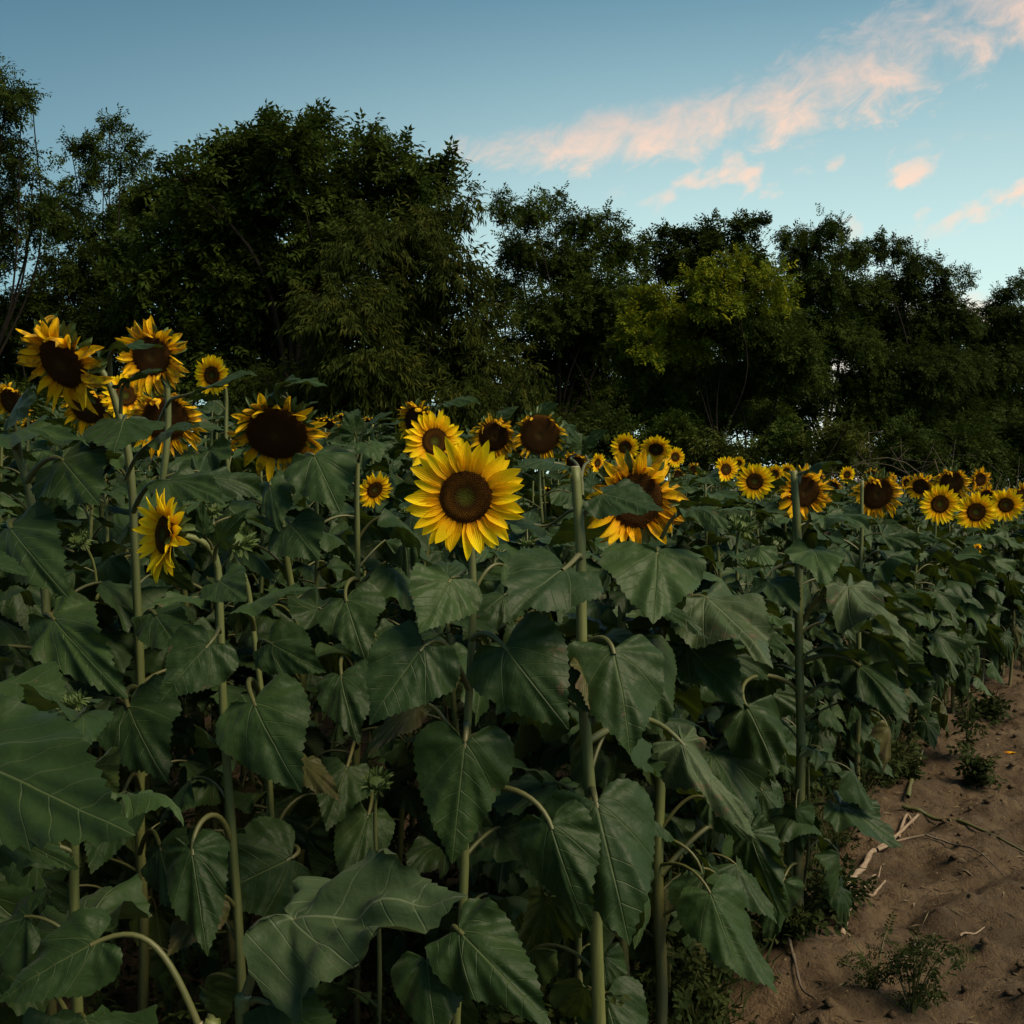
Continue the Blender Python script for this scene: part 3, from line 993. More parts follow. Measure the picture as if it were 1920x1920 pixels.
hero_leaf(main, (868, 1420, 2.09), (780, 1322, 2.05), (690, 1420, 1.98), 60, (0.3, -0.6, 0.8), 0.7, wrap=2.0, old=True)
# headless stalk at centre
hero_leaf(cut1, (1092, 1055, 2.13), (1060, 1064, 2.0), (952, 1156, 1.88), 200, (-0.1, -0.9, 0.75), 0.35, wrap=0.3, pleat=0.03)
hero_leaf(cut1, (1088, 985, 2.13), (1132, 928, 2.12), (1246, 960, 2.06), 116, (-0.05, -0.7, 0.8), 0.4, wrap=0.4, pleat=0.03)
hero_leaf(cut1, (1100, 1210, 2.13), (1150, 1217, 2.05), (1182, 1416, 1.98), 222, (0.1, -1, 0.2), 0.45, wrap=0.9, pleat=0.045, fold=0.05)
hero_leaf(cut1, (1108, 1490, 2.13), (1118, 1506, 2.04), (1180, 1772, 1.97), 250, (0.05, -1, 0.15), 0.45, wrap=1.6, fold=0.1, pleat=0.05)
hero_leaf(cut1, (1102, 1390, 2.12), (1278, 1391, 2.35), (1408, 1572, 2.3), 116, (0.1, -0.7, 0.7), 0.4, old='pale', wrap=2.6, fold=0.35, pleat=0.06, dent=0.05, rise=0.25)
hero_leaf(cut1, (1075, 892, 2.13), (1046, 868, 2.14), (968, 880, 2.1), 110, (-0.1, -0.35, 1.0), 0.6, wrap=0.4)
hero_leaf(cut1, (1098, 1310, 2.13), (1088, 1250, 2.05), (1112, 1372, 2.0), 52, (0.9, -0.6, 0.1), 0.5, wrap=2.2, old=True)
hero_leaf(cut1, (1085, 960, 2.13), (1010, 985, 2.22), (940, 978, 2.2), 84, (0, -0.3, 1.0), 0.5, wrap=0.5, prot=False)
# plant of the bloom in profile, d about 2.2
hero_leaf(prof, (412, 1185, 2.27), (392, 1208, 2.16), (303, 1314, 2.12), 138, (-0.1, -1, 0.2), 0.4, wrap=0.6)
hero_leaf(prof, (410, 1115, 2.27), (367, 1120, 2.2), (272, 1142, 2.1), 84, (-0.1, -0.45, 1), 0.5, wrap=0.7)
hero_leaf(prof, (410, 1105, 2.27), (412, 1090, 2.2), (462, 1128, 2.12), 96, (0.1, -1, 0.5), 0.5, wrap=0.4)
hero_leaf(prof, (430, 1570, 2.27), (360, 1594, 2.14), (392, 1792, 2.08), 132, (0.05, -1, 0.1), 0.35, wrap=1.5, fold=0.2, pleat=0.05, rise=1.6)
hero_leaf(prof, (398, 1030, 2.27), (383, 1000, 2.22), (376, 938, 2.2), 34, (0.3, -1, 0.1), 0.3)
hero_leaf(prof, (402, 1050, 2.27), (410, 1018, 2.22), (468, 952, 2.16), 44, (0.1, -1, 0.3), 0.4)
hero_leaf(prof, (440, 1700, 2.27), (395, 1690, 2.2), (312, 1795, 2.12), 90, (0, -1, 0.2), 0.4, wrap=1.2, old=True)
# plant with the hairy bud
hero_leaf(bud, (487, 1312, 2.55), (476, 1318, 2.3), (566, 1487, 2.22), 182, (-0.05, -1, 0.25), 0.4, wrap=0.8, pleat=0.03)
hero_leaf(bud, (476, 1180, 2.55), (470, 1134, 2.4), (596, 1106, 2.3), 120, (0.05, -0.4, 1), 0.45, wrap=0.5)
hero_leaf(bud, (484, 1250, 2.55), (506, 1205, 2.42), (612, 1262, 2.36), 108, (0, -1, 0.35), 0.4)
hero_leaf(bud, (500, 1460, 2.55), (565, 1430, 2.5), (640, 1508, 2.42), 70, (0.3, -0.7, 0.6), 0.6, wrap=1.6, old=True)
hero_leaf(bud, (515, 1600, 2.55), (545, 1610, 2.4), (380, 1690, 2.35), 200, (0, -1, 0.4), 0.4, wrap=0.9)
# tall drooping plant at left
hero_leaf(droop, (232, 800, 2.8), (233, 788, 2.68), (216, 852, 2.55), 150, (0.05, -1, 0.4), 0.3, wrap=0.5, seed=5)
hero_leaf(droop, (236, 900, 2.8), (300, 818, 2.7), (378, 800, 2.62), 84, (0.1, -0.6, 0.8), 0.5, wrap=0.5)
hero_leaf(droop, (250, 960, 2.8), (318, 900, 2.66), (425, 948, 2.55), 92, (0.1, -0.7, 0.8), 0.6, wrap=0.8)
hero_leaf(droop, (262, 1300, 2.8), (238, 1322, 2.62), (318, 1470, 2.5), 165, (0, -1, 0.3), 0.45, prot=False)
hero_leaf(droop, (262, 1480, 2.8), (225, 1500, 2.55), (170, 1640, 2.45), 120, (0.2, -1, 0.2), 0.4, wrap=1.6, prot=False)
hero_leaf(droop, (262, 1600, 2.8), (300, 1590, 2.6), (345, 1720, 2.5), 120, (-0.2, -1, 0.2), 0.4, wrap=1.6, prot=False)
hero_leaf(droop, (260, 1190, 2.8), (290, 1150, 2.68), (352, 1240, 2.55), 110, (0, -1, 0.5), 0.5, prot=False)
# other near leaves on the left
left1 = cut_stalk([(92, 1340), (84, 1120), (52, 920), (28, 835)], 2.75, 0.0115, 'headless leaning stalk at far left between broad leaves', ymax=1000)
hero_leaf(left1, (50, 905, 2.75), (117, 862, 2.66), (188, 948, 2.52), 172, (-0.05, -1, 0.5), 0.4, wrap=0.4, pleat=0.03)
hero_leaf(left1, (30, 840, 2.75), (22, 818, 2.7), (168, 838, 2.5), 110, (0, -0.35, 1), 0.5, wrap=0.5)
hero_leaf(left1, (60, 1000, 2.75), (18, 988, 2.6), (132, 1124, 2.45), 160, (0, -1, 0.45), 0.4, wrap=0.8, pleat=0.03)
hero_leaf(left1, (85, 1200, 2.75), (100, 1160, 2.6), (240, 1312, 2.45), 142, (0, -1, 0.4), 0.5, wrap=1.0, pleat=0.05)
hero_leaf(left1, (40, 860, 2.75), (25, 770, 2.7), (70, 745, 2.6), 110, (0, -1, 0.5), 0.4)
hero_leaf(old9, (548, 900, 2.98), (590, 857, 2.86), (640, 962, 2.75), 138, (0.1, -1, 0.35), 0.4, wrap=0.8, pleat=0.04)
hero_leaf(old9, (546, 930, 2.98), (505, 905, 2.9), (530, 1002, 2.82), 80, (-0.3, -1, 0.1), 0.3, wrap=1.8, fold=0.3)
hero_leaf(old9, (548, 1000, 2.98), (545, 985, 2.85), (600, 1050, 2.75), 130, (0, -1, 0.5), 0.5)
hero_leaf(rag, (1232, 1050, 2.5), (1232, 1036, 2.42), (1224, 1172, 2.3), 198, (0.0, -1, 0.25), 0.3, wrap=0.5)
hero_leaf(rag, (1240, 1010, 2.5), (1290, 955, 2.45), (1370, 1000, 2.35), 66, (0.1, -0.4, 1), 0.7, wrap=1.0)
# right of centre
rt = cut2
hero_leaf(rt, (1498, 1300, 3.42), (1399, 1323, 3.1), (1458, 1452, 2.98), 150, (0.1, -1, 0.2), 0.45, wrap=2.0, fold=0.25, pleat=0.07)
hero_leaf(rt, (1497, 1090, 3.42), (1522, 1031, 3.3), (1552, 1094, 3.12), 118, (0, -0.9, 0.6), 0.4, wrap=0.9)
hero_leaf(rt, (1495, 1020, 3.42), (1545, 960, 3.35), (1630, 1005, 3.2), 76, (0.1, -0.5, 1), 0.6, wrap=1.2, pleat=0.05)
hero_leaf(rt, (1500, 1245, 3.42), (1610, 1246, 3.3), (1706, 1356, 3.1), 104, (-0.2, -0.8, 0.5), 0.5, wrap=2.2, pleat=0.07, fold=0.2)
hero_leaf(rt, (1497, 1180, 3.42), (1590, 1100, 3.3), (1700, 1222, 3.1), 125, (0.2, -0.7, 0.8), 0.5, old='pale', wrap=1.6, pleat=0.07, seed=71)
hero_leaf(rt, (1492, 1060, 3.42), (1440, 1090, 3.3), (1500, 1150, 3.15), 90, (0, -0.8, 0.6), 0.5, wrap=1.0, pleat=0.05)
mid1 = cut_stalk([(1238, 1900), (1236, 1600), (1236, 1400), (1240, 1240), (1245, 1150)], 2.7, 0.0135, 'thick low stalk under the ragged sunflower, broad leaves around it', ymin=1420)
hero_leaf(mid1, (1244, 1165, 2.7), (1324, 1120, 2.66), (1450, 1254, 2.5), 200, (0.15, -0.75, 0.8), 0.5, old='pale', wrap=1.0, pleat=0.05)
hero_leaf(mid1, (1244, 1158, 2.7), (1180, 1108, 2.6), (1330, 1200, 2.45), 96, (0, -0.5, 0.95), 0.4, wrap=0.8, pleat=0.05)
hero_leaf(mid1, (1240, 1260, 2.7), (1290, 1205, 2.68), (1395, 1330, 2.55), 140, (0.1, -1, 0.4), 0.5, wrap=1.6, pleat=0.07, old=False)
hero_leaf(mid1, (1236, 1560, 2.7), (1330, 1500, 2.66), (1410, 1580, 2.6), 84, (-0.2, -1, 0.4), 0.4, wrap=2.0, fold=0.3, pleat=0.06)
hero_leaf(mid1, (1240, 1640, 2.7), (1405, 1560, 2.8), (1478, 1728, 2.75), 90, (-0.4, -1, 0.1), 0.4, wrap=2.4, fold=0.3, pleat=0.05)
# very near plants whose stems stand below the frame
near1 = cut_stalk([(-95, 1900), (-85, 1600), (-75, 1460)], 1.35, 0.0115, 'nearest stalk at the left border bearing a giant serrated leaf')
hero_leaf(near1, (-80, 1500, 1.36), (-70, 1418, 1.33), (257, 1570, 1.2), 318, (-0.05, -0.75, 0.75), 0.3, wrap=0.5, pleat=0.025, fold=0.05)
hero_leaf(near1, (-84, 1640, 1.36), (-40, 1560, 1.4), (150, 1630, 1.35), 120, (0, -0.6, 0.8), 0.6, wrap=1.2)
near2 = cut_stalk([(452, 1935), (456, 1900), (462, 1868)], 1.72, 0.0115, 'low broken stalk at the bottom carrying a huge torn pale leaf')
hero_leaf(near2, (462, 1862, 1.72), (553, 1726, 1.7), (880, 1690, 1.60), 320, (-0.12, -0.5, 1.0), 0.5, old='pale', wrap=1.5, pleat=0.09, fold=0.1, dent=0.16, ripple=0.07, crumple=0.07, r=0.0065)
hero_leaf(near2, (470, 1880, 1.72), (500, 1880, 1.7), (650, 1960, 1.6), 150, (0, -0.7, 0.8), 0.4, wrap=1.2)
near3 = cut_stalk([(400, 1990), (385, 1950), (372, 1922)], 1.6, 0.0105, 'low stalk hidden at the lower left edge with a long arching leaf stalk')
hero_leaf(near3, (372, 1922, 1.6), (182, 1765, 1.6), (0, 1880, 1.58), 170, (-0.2, -0.8, 0.5), 0.5, wrap=1.6, pleat=0.05, dent=0.05, r=0.0046, rise=0.9)
near4 = cut_stalk([(830, 1990), (845, 1880), (858, 1790)], 2.0, 0.0105, 'low stalk at bottom centre with a drooping torn leaf')
hero_leaf(near4, (858, 1795, 2.0), (862, 1746, 1.92), (1035, 1925, 1.84), 190, (-0.1, -0.85, 0.5), 0.5, wrap=1.4, pleat=0.06, dent=0.05)
hero_leaf(near4, (855, 1820, 2.0), (800, 1800, 1.95), (820, 1960, 1.88), 170, (0, -1, 0.2), 0.4, wrap=1.5, pleat=0.05)


H3, H4, H9, H11, H12 = plants[3], plants[4], plants[9], plants[11], plants[12]
hero_leaf(droop, (206, 705, 2.76), (213, 656, 2.72), (307, 650, 2.62), 74, (0, -0.22, 1), 0.4, wrap=0.4)
hero_leaf(droop, (226, 775, 2.78), (235, 717, 2.74), (306, 696, 2.66), 60, (0.1, -0.35, 1), 0.5, wrap=0.3)
hero_leaf(H3, (300, 790, 3.5), (382, 728, 3.25), (484, 702, 3.2), 78, (0.05, -0.3, 1), 0.35, wrap=0.4)
hero_leaf(old9, (540, 760, 3.3), (517, 738, 3.08), (566, 714, 2.95), 64, (-0.3, -0.5, 0.9), 0.8, wrap=0.5)
hero_leaf(old9, (540, 760, 3.3), (541, 722, 3.1), (614, 728, 3.0), 62, (0, -0.35, 1), 0.8, wrap=0.6)
hero_leaf(H9, (800, 830, 5.0), (833, 756, 4.95), (904, 758, 4.85), 52, (0, -0.4, 1), 0.6)
hero_leaf(H11, (925, 850, 5.05), (934, 786, 4.95), (974, 762, 4.9), 38, (-0.2, -0.8, 0.5), 0.4)
hero_leaf(H12, (1012, 860, 4.9), (1012, 774, 4.8), (1048, 757, 4.75), 36, (0.1, -0.9, 0.4), 0.4)
hero_leaf(H12, (1014, 870, 4.9), (1052, 800, 4.8), (1082, 838, 4.7), 52, (0.1, -0.9, 0.4), 0.4)
hero_leaf(cut4, (671, 846, 2.9), (667, 815, 2.88), (645, 770, 2.85), 62, (0.2, -0.9, 0.4), 0.4)
hero_leaf(cut4, (672, 842, 2.9), (690, 795, 2.88), (738, 774, 2.85), 50, (0, -0.5, 0.9), 0.6)
hero_leaf(cut4, (672, 870, 2.9), (690, 830, 2.8), (712, 868, 2.75), 62, (0.2, -0.8, 0.6), 0.5)
hero_leaf(cut4, (671, 1090, 2.9), (648, 1123, 2.75), (686, 1238, 2.65), 132, (0, -1, 0.4), 0.5)
hero_leaf(cut4, (671, 1180, 2.9), (702, 1190, 2.7), (752, 1290, 2.6), 110, (0, -1, 0.5), 0.5, prot=False)
hero_leaf(cut4, (670, 1290, 2.9), (640, 1268, 2.6), (672, 1396, 2.5), 118, (-0.1, -1, 0.4), 0.5, prot=False)
hero_leaf(cut4, (670, 1400, 2.9), (650, 1440, 2.6), (612, 1560, 2.5), 112, (0.1, -1, 0.3), 0.5, prot=False)
hero_leaf(cut4, (670, 1500, 2.9), (690, 1530, 2.6), (646, 1680, 2.5), 120, (0, -1, 0.3), 0.5, prot=False)
hero_leaf(cut2, (1490, 895, 3.4), (1508, 884, 3.38), (1580, 868, 3.3), 66, (0, -0.16, 1), 0.5)
hero_leaf(cut1, (1092, 930, 2.14), (1096, 834, 2.5), (1142, 806, 2.45), 40, (-0.2, -0.8, 0.5), 0.5)
hero_leaf(cut1, (1088, 930, 2.14), (1090, 836, 2.5), (1058, 800, 2.45), 44, (0.2, -0.8, 0.5), 0.5)

# own leaves of every hero plant
for i, p in enumerate(plants):
    g, path, H = p['g'], p['path'], p['H']
    top = path[:, 2].max()
    k = int(np.argmax(path[:, 2]))
    up = path[:k + 1]
    right = np.clip((p['px'] - 900) / 900, 0, 1)
    if p['pts']:
        put_leaves(p['e'], p['base'], up, 0.25, top - 0.45, 0.085, g, azr=(0.2, 2.9), pad=0.85)
    else:
        zlo = 0.25 if (p['d'] < 5 or p['px'] > 1600) else 0.5
        put_leaves(p['e'], p['base'], up, zlo, top - 0.03, 0.07 if p['d'] < 5 else 0.085, g, bias=0.75 * right, topz=top, pad=0.65 if p['d'] < 4 else 0.5, scale=1.0 if p['kind'] != 'bud' else 0.85)
for p in (cut2, cut3, cut4, left1, mid1):
    put_leaves(p['e'], p['base'], p['path'], 0.3, p['path'][-1][2] - 0.06, 0.07, p['g'], bias=0.5 if p['px'] > 1000 else 0.0, pad=0.75)
put_leaves(cut1['e'], cut1['base'], cut1['path'], 0.3, 1.2, 0.1, cut1['g'], azr=(0.2, 2.9), pad=0.9)

# ------------------------------------------------------------------ the rest of the field: plants without an open bloom
YT = ([-200, 0, 300, 600, 900, 1100, 1300, 1500, 1700, 1900, 2100], [775, 775, 790, 775, 815, 845, 885, 905, 935, 978, 1000])
used = [(p['base'][0], p['base'][1]) for p in plants + [cut1, cut2, cut3, cut4, left1, mid1]]
FILL = 'leafy sunflower plants without an open bloom'
gf = np.random.default_rng(77)
n_fill = 0
tries = 0
while n_fill < 236 and tries < 60000:
    tries += 1
    y = 1.75 + 11.5 * gf.uniform() ** 1.15
    row = tries < 1500
    if row:
        y = 2.5 + 9.5 * gf.uniform() ** 0.9
    xe = np.interp(y, [2.2, 3.1, 3.86, 4.68, 5.3, 6.2, 8.3, 10, 12], [0.16, 0.48, 0.74, 1.2, 1.64, 2.34, 3.78, 4.95, 6.3])
    x = xe - gf.uniform(0, 0.16) if row else gf.uniform(-0.50 * y - 0.25, min(xe, 0.5 * y + 0.4))
    md = 0.22 if row else 0.27 if y < 4 else ((0.25 if xe - x < 1.0 else 0.32) if y < 8 else 0.5)
    if any((x - a) ** 2 + (y - b) ** 2 < md * md for a, b in used):
        continue
    px = 960 + F * x / y
    ztop = 1.5 - (np.interp(px, *YT) - 900) * min(max(y, 4.5), 9.0) / F
    ztop = float(np.clip(ztop, 1.15, 1.95)) - abs(gf.normal(0, 0.07))
    if y < 4.0:
        ztop = min(ztop, 1.08 + 0.16 * max(0, y - 2.0) + gf.normal(0, 0.05) + (0.12 if px < 700 else 0))
    edge = xe - x
    if row and x > 0.5 * y + 0.5:
        continue
    if edge < 0.35:
        ztop -= gf.uniform(0.0, 0.25)
    base = np.array([x, y, 0.0])
    lean = gf.normal(0, 0.05, 2)
    path = crom(np.array([[x, y, -0.05], [x + lean[0] * .4, y + lean[1] * .4, ztop * .5], [x + lean[0], y + lean[1], ztop]]), 8)
    if not clear([(q, 0.01) for q in path[4:]], 0.8):
        continue
    used.append((x, y))
    e = empty('sunflower', base, 'leafy green sunflower plant with no open bloom, standing among the blooming ones', 'sunflower', FILL)
    g = np.random.default_rng(5000 + n_fill)
    add_stem(e, base, path, 0.0105, 0.0055)
    right = np.clip((px - 850) / 800, 0, 1)
    zlo = 0.2 if (y < 5 or edge < 0.8) else (0.5 if y < 8 else 0.85)
    nl = put_leaves(e, base, path, zlo, ztop, 0.056 if edge > 0.8 else 0.044, g, bias=0.8 * right + (0.35 if edge < 0.6 else 0), topz=ztop, pad=0.6)
    nt_ = 0
    for q in range(4):
        me, B, cen, tip, L = LIB['top'][g.integers(len(LIB['top']))]
        a_ = g.uniform(0, 6.28) if q else 1.57
        M = Matrix.Rotation(a_, 3, 'Z') @ Matrix.Rotation(g.uniform(-0.5, 0.1), 3, 'Y')
        pt = path[-1] - np.array([0, 0, 0.015 * q])
        sc = g.uniform(0.7, 1.15)
        if clear([(pt + np.array(M) @ cen * sc, L * 0.4)], 0.6):
            o = link('leaf', me, e)
            o.matrix_local = Matrix.Translation(Vector(pt - base)) @ M.to_4x4() @ Matrix.Scale(sc, 4)
            nl += 1
            nt_ += 1
    if nl < 7 or nt_ < 2:
        for o in list(e.children) + [e]:
            bpy.data.objects.remove(o)
        continue
    hb = gf.uniform(0.035, 0.06)
    if clear([(path[-1], hb)], 0.8):
        add_head(e, base, path[-1] + np.array([0, 0, hb * 0.2]), (gf.normal(0, .3), -0.4, 1), hb, 'bud', n_fill)
    n_fill += 1
print('fillers', n_fill, 'tries', tries)


# ------------------------------------------------------------------ ground
def axis(lo, hi, step, far):
    a = [lo, ]
    while a[-1] < hi:
        a.append(a[-1] + step)
    s = step
    while a[-1] < far:
        s *= 1.25
        a.append(a[-1] + s)
    s = step
    b = []
    v = lo
    while v > -far:
        s *= 1.25
        v -= s
        b.append(v)
    return np.array(b[::-1] + a)


gx = axis(-0.6, 4.6, 0.022, 900)
gy = axis(1.9, 10.5, 0.028, 1500)
XX, YY = np.meshgrid(gx, gy, indexing='ij')
det = np.clip(1 - np.maximum(np.maximum(-0.6 - XX, XX - 4.6), np.maximum(1.9 - YY, YY - 10.5)) / 4.0, 0, 1)
z = 0.075 * (vnoise(XX * 1.1, YY * 1.1, 1) - 0.5) + 0.05 * (vnoise(XX * 3.1 + 5, YY * 2.6, 2) - 0.5)
rx = XX * 0.86 + YY * 0.5                     # ruts run away from the camera along the field
ru = XX * 0.5 - YY * 0.86
z += 0.060 * (vnoise(rx * 2.0 + 0.5 * vnoise(XX * 2, YY * 2, 9), ru * 7.0, 3) - 0.5)
z += 0.030 * (vnoise(XX * 9, YY * 9, 4) - 0.5) + 0.022 * np.abs(vnoise(rx * 5, ru * 13, 11) - 0.5)
cl = vnoise(XX * 19, YY * 19, 5)
z += 0.020 * np.clip(cl - 0.55, 0, 1) * 2 + 0.010 * (vnoise(XX * 34, YY * 34, 6) - 0.5)
pit = vnoise(XX * 4.3 + 31, YY * 4.3 + 7, 8)
z -= 0.035 * np.clip(pit - 0.68, 0, 1) * 3
z = 1.5 * z * det - 0.02 * (1 - det)
ni, nj = XX.shape
i, j = np.meshgrid(np.arange(ni - 1), np.arange(nj - 1), indexing='ij')
mb = MB()
mb.add(np.stack([XX, YY, z], -1).reshape(-1, 3), np.stack([i * nj + j, (i + 1) * nj + j, (i + 1) * nj + j + 1, i * nj + j + 1], -1).reshape(-1, 4))


def gz(x, y):
    a = min(max(np.searchsorted(gx, x), 0), ni - 1)
    b = min(max(np.searchsorted(gy, y), 0), nj - 1)
    return float(z[a, b])


m, t = material('sandy_soil')
oc = t.n('ShaderNodeTexCoord').outputs['Object']
n1 = t.noise(oc, 3.2, 6.0, 0.65)
n2 = t.noise(oc, 22.0, 6.0, 0.65)
n3 = t.noise(oc, 130.0, 4.0, 0.7)
c = t.mix(t.smooth(n1, 0.3, 0.7), (0.066, 0.042, 0.023), (0.150, 0.099, 0.057))
c = t.mix(t.smooth(n2, 0.42, 0.68, 0, 0.75), c, (0.060, 0.037, 0.023))
c = t.mix(t.smooth(n3, 0.6, 0.8, 0, 0.5), c, (0.25, 0.19, 0.13))
_, yy, _ = t.xyz(oc)
c = t.mix(t.smooth(yy, 11.5, 15.0), c, (0.05, 0.055, 0.022))
hh = t.m('ADD', t.m('MULTIPLY', n2, 0.7), t.m('MULTIPLY', n3, 0.3))
finish(t, c, 0.92, 0.2, t.bump(hh, 1.0, 0.06))
m_soil = m
tag(mb.build('ground', [m]), kind='structure')

# ------------------------------------------------------------------ leaf clumps for trees, bushes and weeds
def leaf_quads(mb, B, D, N, L, Wd, tint, droop=0.0):
    """many leaflets at once: base points B, directions D, normals N"""
    D = nrm(D)
    S = nrm(np.cross(D, N))
    L = np.asarray(L)[:, None] if np.ndim(L) else L
    Wd = np.asarray(Wd)[:, None] if np.ndim(Wd) else Wd
    up = np.cross(S, D)
    a = B
    b = B + D * (L * 0.42) + S * (Wd * 0.5)
    c = B + D * L - up * (L * 0.18) + np.array([0, 0, -1.0]) * (L * droop)
    d = B + D * (L * 0.42) - S * (Wd * 0.5)
    V = np.stack([a, b, c, d], 1).reshape(-1, 3)
    n = len(B)
    mb.add(V, np.arange(4 * n).reshape(n, 4), 0, np.tile([[0, 0], [.4, .5], [1, 0], [.4, -.5]], (n, 1)), np.repeat(tint, 4))


def sprays(mb, P, D, style, g, size=1.0):
    n = len(P)
    tint = np.clip(g.normal(0.42, 0.24, n), 0, 1)
    if style == 'pinnate':
        k, rl, L, Wd = 6, 0.23, 0.072, 0.030
    elif style == 'walnut':
        k, rl, L, Wd = 5, 0.25, 0.105, 0.046
    elif style == 'hang':
        k, rl, L, Wd = 6, 0.28, 0.105, 0.026
    else:
        k, rl, L, Wd = 4, 0.14, 0.060, 0.032
    D = nrm(D + g.normal(0, 0.35, (n, 3)) + np.array([0, 0, -0.45 if style in ('hang', 'pinnate') else -0.15]))
    rn = nrm(g.normal(0, 0.55, (n, 3)) + np.array([0, 0, 1.0]))
    S = nrm(np.cross(D, rn))
    U = np.cross(S, D)
    sc = size * g.uniform(0.7, 1.25, n)
    for j in range(k):
        f = (j + 0.7) / k
        Q = P + D * (rl * f * sc)[:, None] - U * (rl * 0.25 * f * f * sc)[:, None]
        for sg in (-1, 1):
            if style == 'hang':
                d = D * 0.6 + S * sg * 0.5 + np.array([0, 0, -0.6]) + g.normal(0, 0.25, (n, 3))
            else:
                d = D * 0.45 + S * sg + g.normal(0, 0.22, (n, 3)) - U * 0.15
            leaf_quads(mb, Q, d, U + g.normal(0, 0.35, (n, 3)), L * sc * g.uniform(0.75, 1.2, n), Wd * sc, np.clip(tint + g.normal(0, 0.08, n), 0, 1))
    leaf_quads(mb, P + D * (rl * sc)[:, None], D - U * 0.2, U, L * sc, Wd * sc, tint)
    return (2 * k + 1) * L * Wd * 0.5


AREA = {'pinnate': 13 * .072 * .030 * .5, 'walnut': 11 * .105 * .046 * .5, 'hang': 13 * .105 * .026 * .5, 'small': 9 * .06 * .032 * .5}


def foliage_material(name, c1, c2, c3):
    m, t = material(name)
    a = t.n('ShaderNodeAttribute', attribute_name='tint').outputs['Fac']
    c = t.ramp(a, [(0.0, c1), (0.5, c2), (1.0, c3)])
    finish(t, c, 0.7, 0.06, None, 0.25, t.mix(0.5, c, c3))
    return m


GREEN = foliage_material('foliage_green', (0.0187, 0.0312, 0.0037), (0.0300, 0.0462, 0.0056), (0.0450, 0.0625, 0.0075))
DARK = foliage_material('foliage_dark', (0.0137, 0.0250, 0.0037), (0.0238, 0.0363, 0.0050), (0.0375, 0.0513, 0.0063))
OLIVE = foliage_material('foliage_olive', (0.0182, 0.0273, 0.0039), (0.0286, 0.0403, 0.0052), (0.0624, 0.0598, 0.0078))
LIME = foliage_material('foliage_lime', (0.0450, 0.0771, 0.0052), (0.0964, 0.1221, 0.0065), (0.2249, 0.2121, 0.0077))
WEED = foliage_material('foliage_weed', (0.012, 0.020, 0.005), (0.020, 0.030, 0.007), (0.042, 0.046, 0.014))
BARK = simple('bark', (0.010, 0.008, 0.006), (0.020, 0.016, 0.012), 7.0, 0.95, 0.8, 0.03, stretch=(3, 3, 0.7), spec=0.05)
DRYW = simple('dry_wood', (0.055, 0.038, 0.026), (0.11, 0.08, 0.058), 9.0, 0.85, 0.5, 0.006)
PALEW = simple('bleached_wood', (0.15, 0.10, 0.065), (0.24, 0.17, 0.115), 9.0, 0.8, 0.5, 0.004, stretch=(5, 5, 5))


def tree(name, label, cat, bpx, d, lobes, style, mat, seed, lai=3.4, trunk=0.14, size=1.0, group=None, flat=0.75, limbs=99, leafmats=None):
    g = np.random.default_rng(seed)
    b = W(bpx, 900, d)
    base = np.array([b[0], b[1], 0.0])
    e = empty(name, base, label, cat, group)
    C = []
    for (x, y, r) in lobes:
        rm = r * d / F
        C.append((W(x, y, d + g.normal(0, 0.55) * min(1.5, 0.4 + rm)), rm))
    cz = np.mean([c[2] for c, r in C])
    cx = np.mean([c[0] for c, r in C])
    fork = np.array([base[0] * 0.6 + cx * 0.4, base[1], max(0.6, cz * 0.45)])
    tb, cr = MB(), MB()
    tp = crom(np.array([base + [0, 0, -0.1], base * 0.5 + fork * 0.5 + [g.normal(0, .08), 0, 0], fork]), 5)
    tube(tb, tp - base, np.linspace(trunk, trunk * 0.62, len(tp)), 8)
    for ci, (c, rm) in enumerate(C):
        if ci < limbs:
            mid = fork * 0.5 + c * 0.5 + g.normal(0, 0.3, 3) + np.array([0, 0, -0.05])
            lp = crom(np.array([fork, mid, c]), 5)
            tube(tb, lp - base, np.linspace(trunk * 0.24, 0.008, len(lp)), 5)
        ns = int(2.7 * lai * math.pi * rm * rm / (AREA[style] * size * size)) + 4
        nt = max(5, ns // 8)
        dr = nrm(g.normal(0, 1, (nt, 3)) + np.array([0, 0, 0.15]))
        rl = rm * g.uniform(0.62, 1.08, nt) ** 0.8
        tips = c + dr * rl[:, None] * np.array([1, 1.0, flat if rm > 0.35 else 1.0])
        st = c + g.normal(0, 0.16, (nt, 3)) * rm
        for q in range(min(nt, 26)):
            w = np.array([st[q], (st[q] + tips[q]) / 2 + g.normal(0, 0.06, 3) * rm, tips[q]])
            tube(tb, w - base, np.array([0.010, 0.007, 0.003]) * (0.6 + rm), 3)
        k = max(3, int(ns / nt))
        f = g.uniform(0.3, 1.06, (nt, k))[..., None]
        P = st[:, None] + (tips - st)[:, None] * f + g.normal(0, 0.07, (nt, k, 3)) * (0.4 + rm)
        D = np.repeat((tips - st)[:, None], k, 1) / (rl[:, None, None] + 0.05)
        sprays(cr, P.reshape(-1, 3) - base, D.reshape(-1, 3), style, g, size)
    tb.build('trunk', [BARK], e)
    cr.build('crown', [mat], e, smooth=False)
    return e


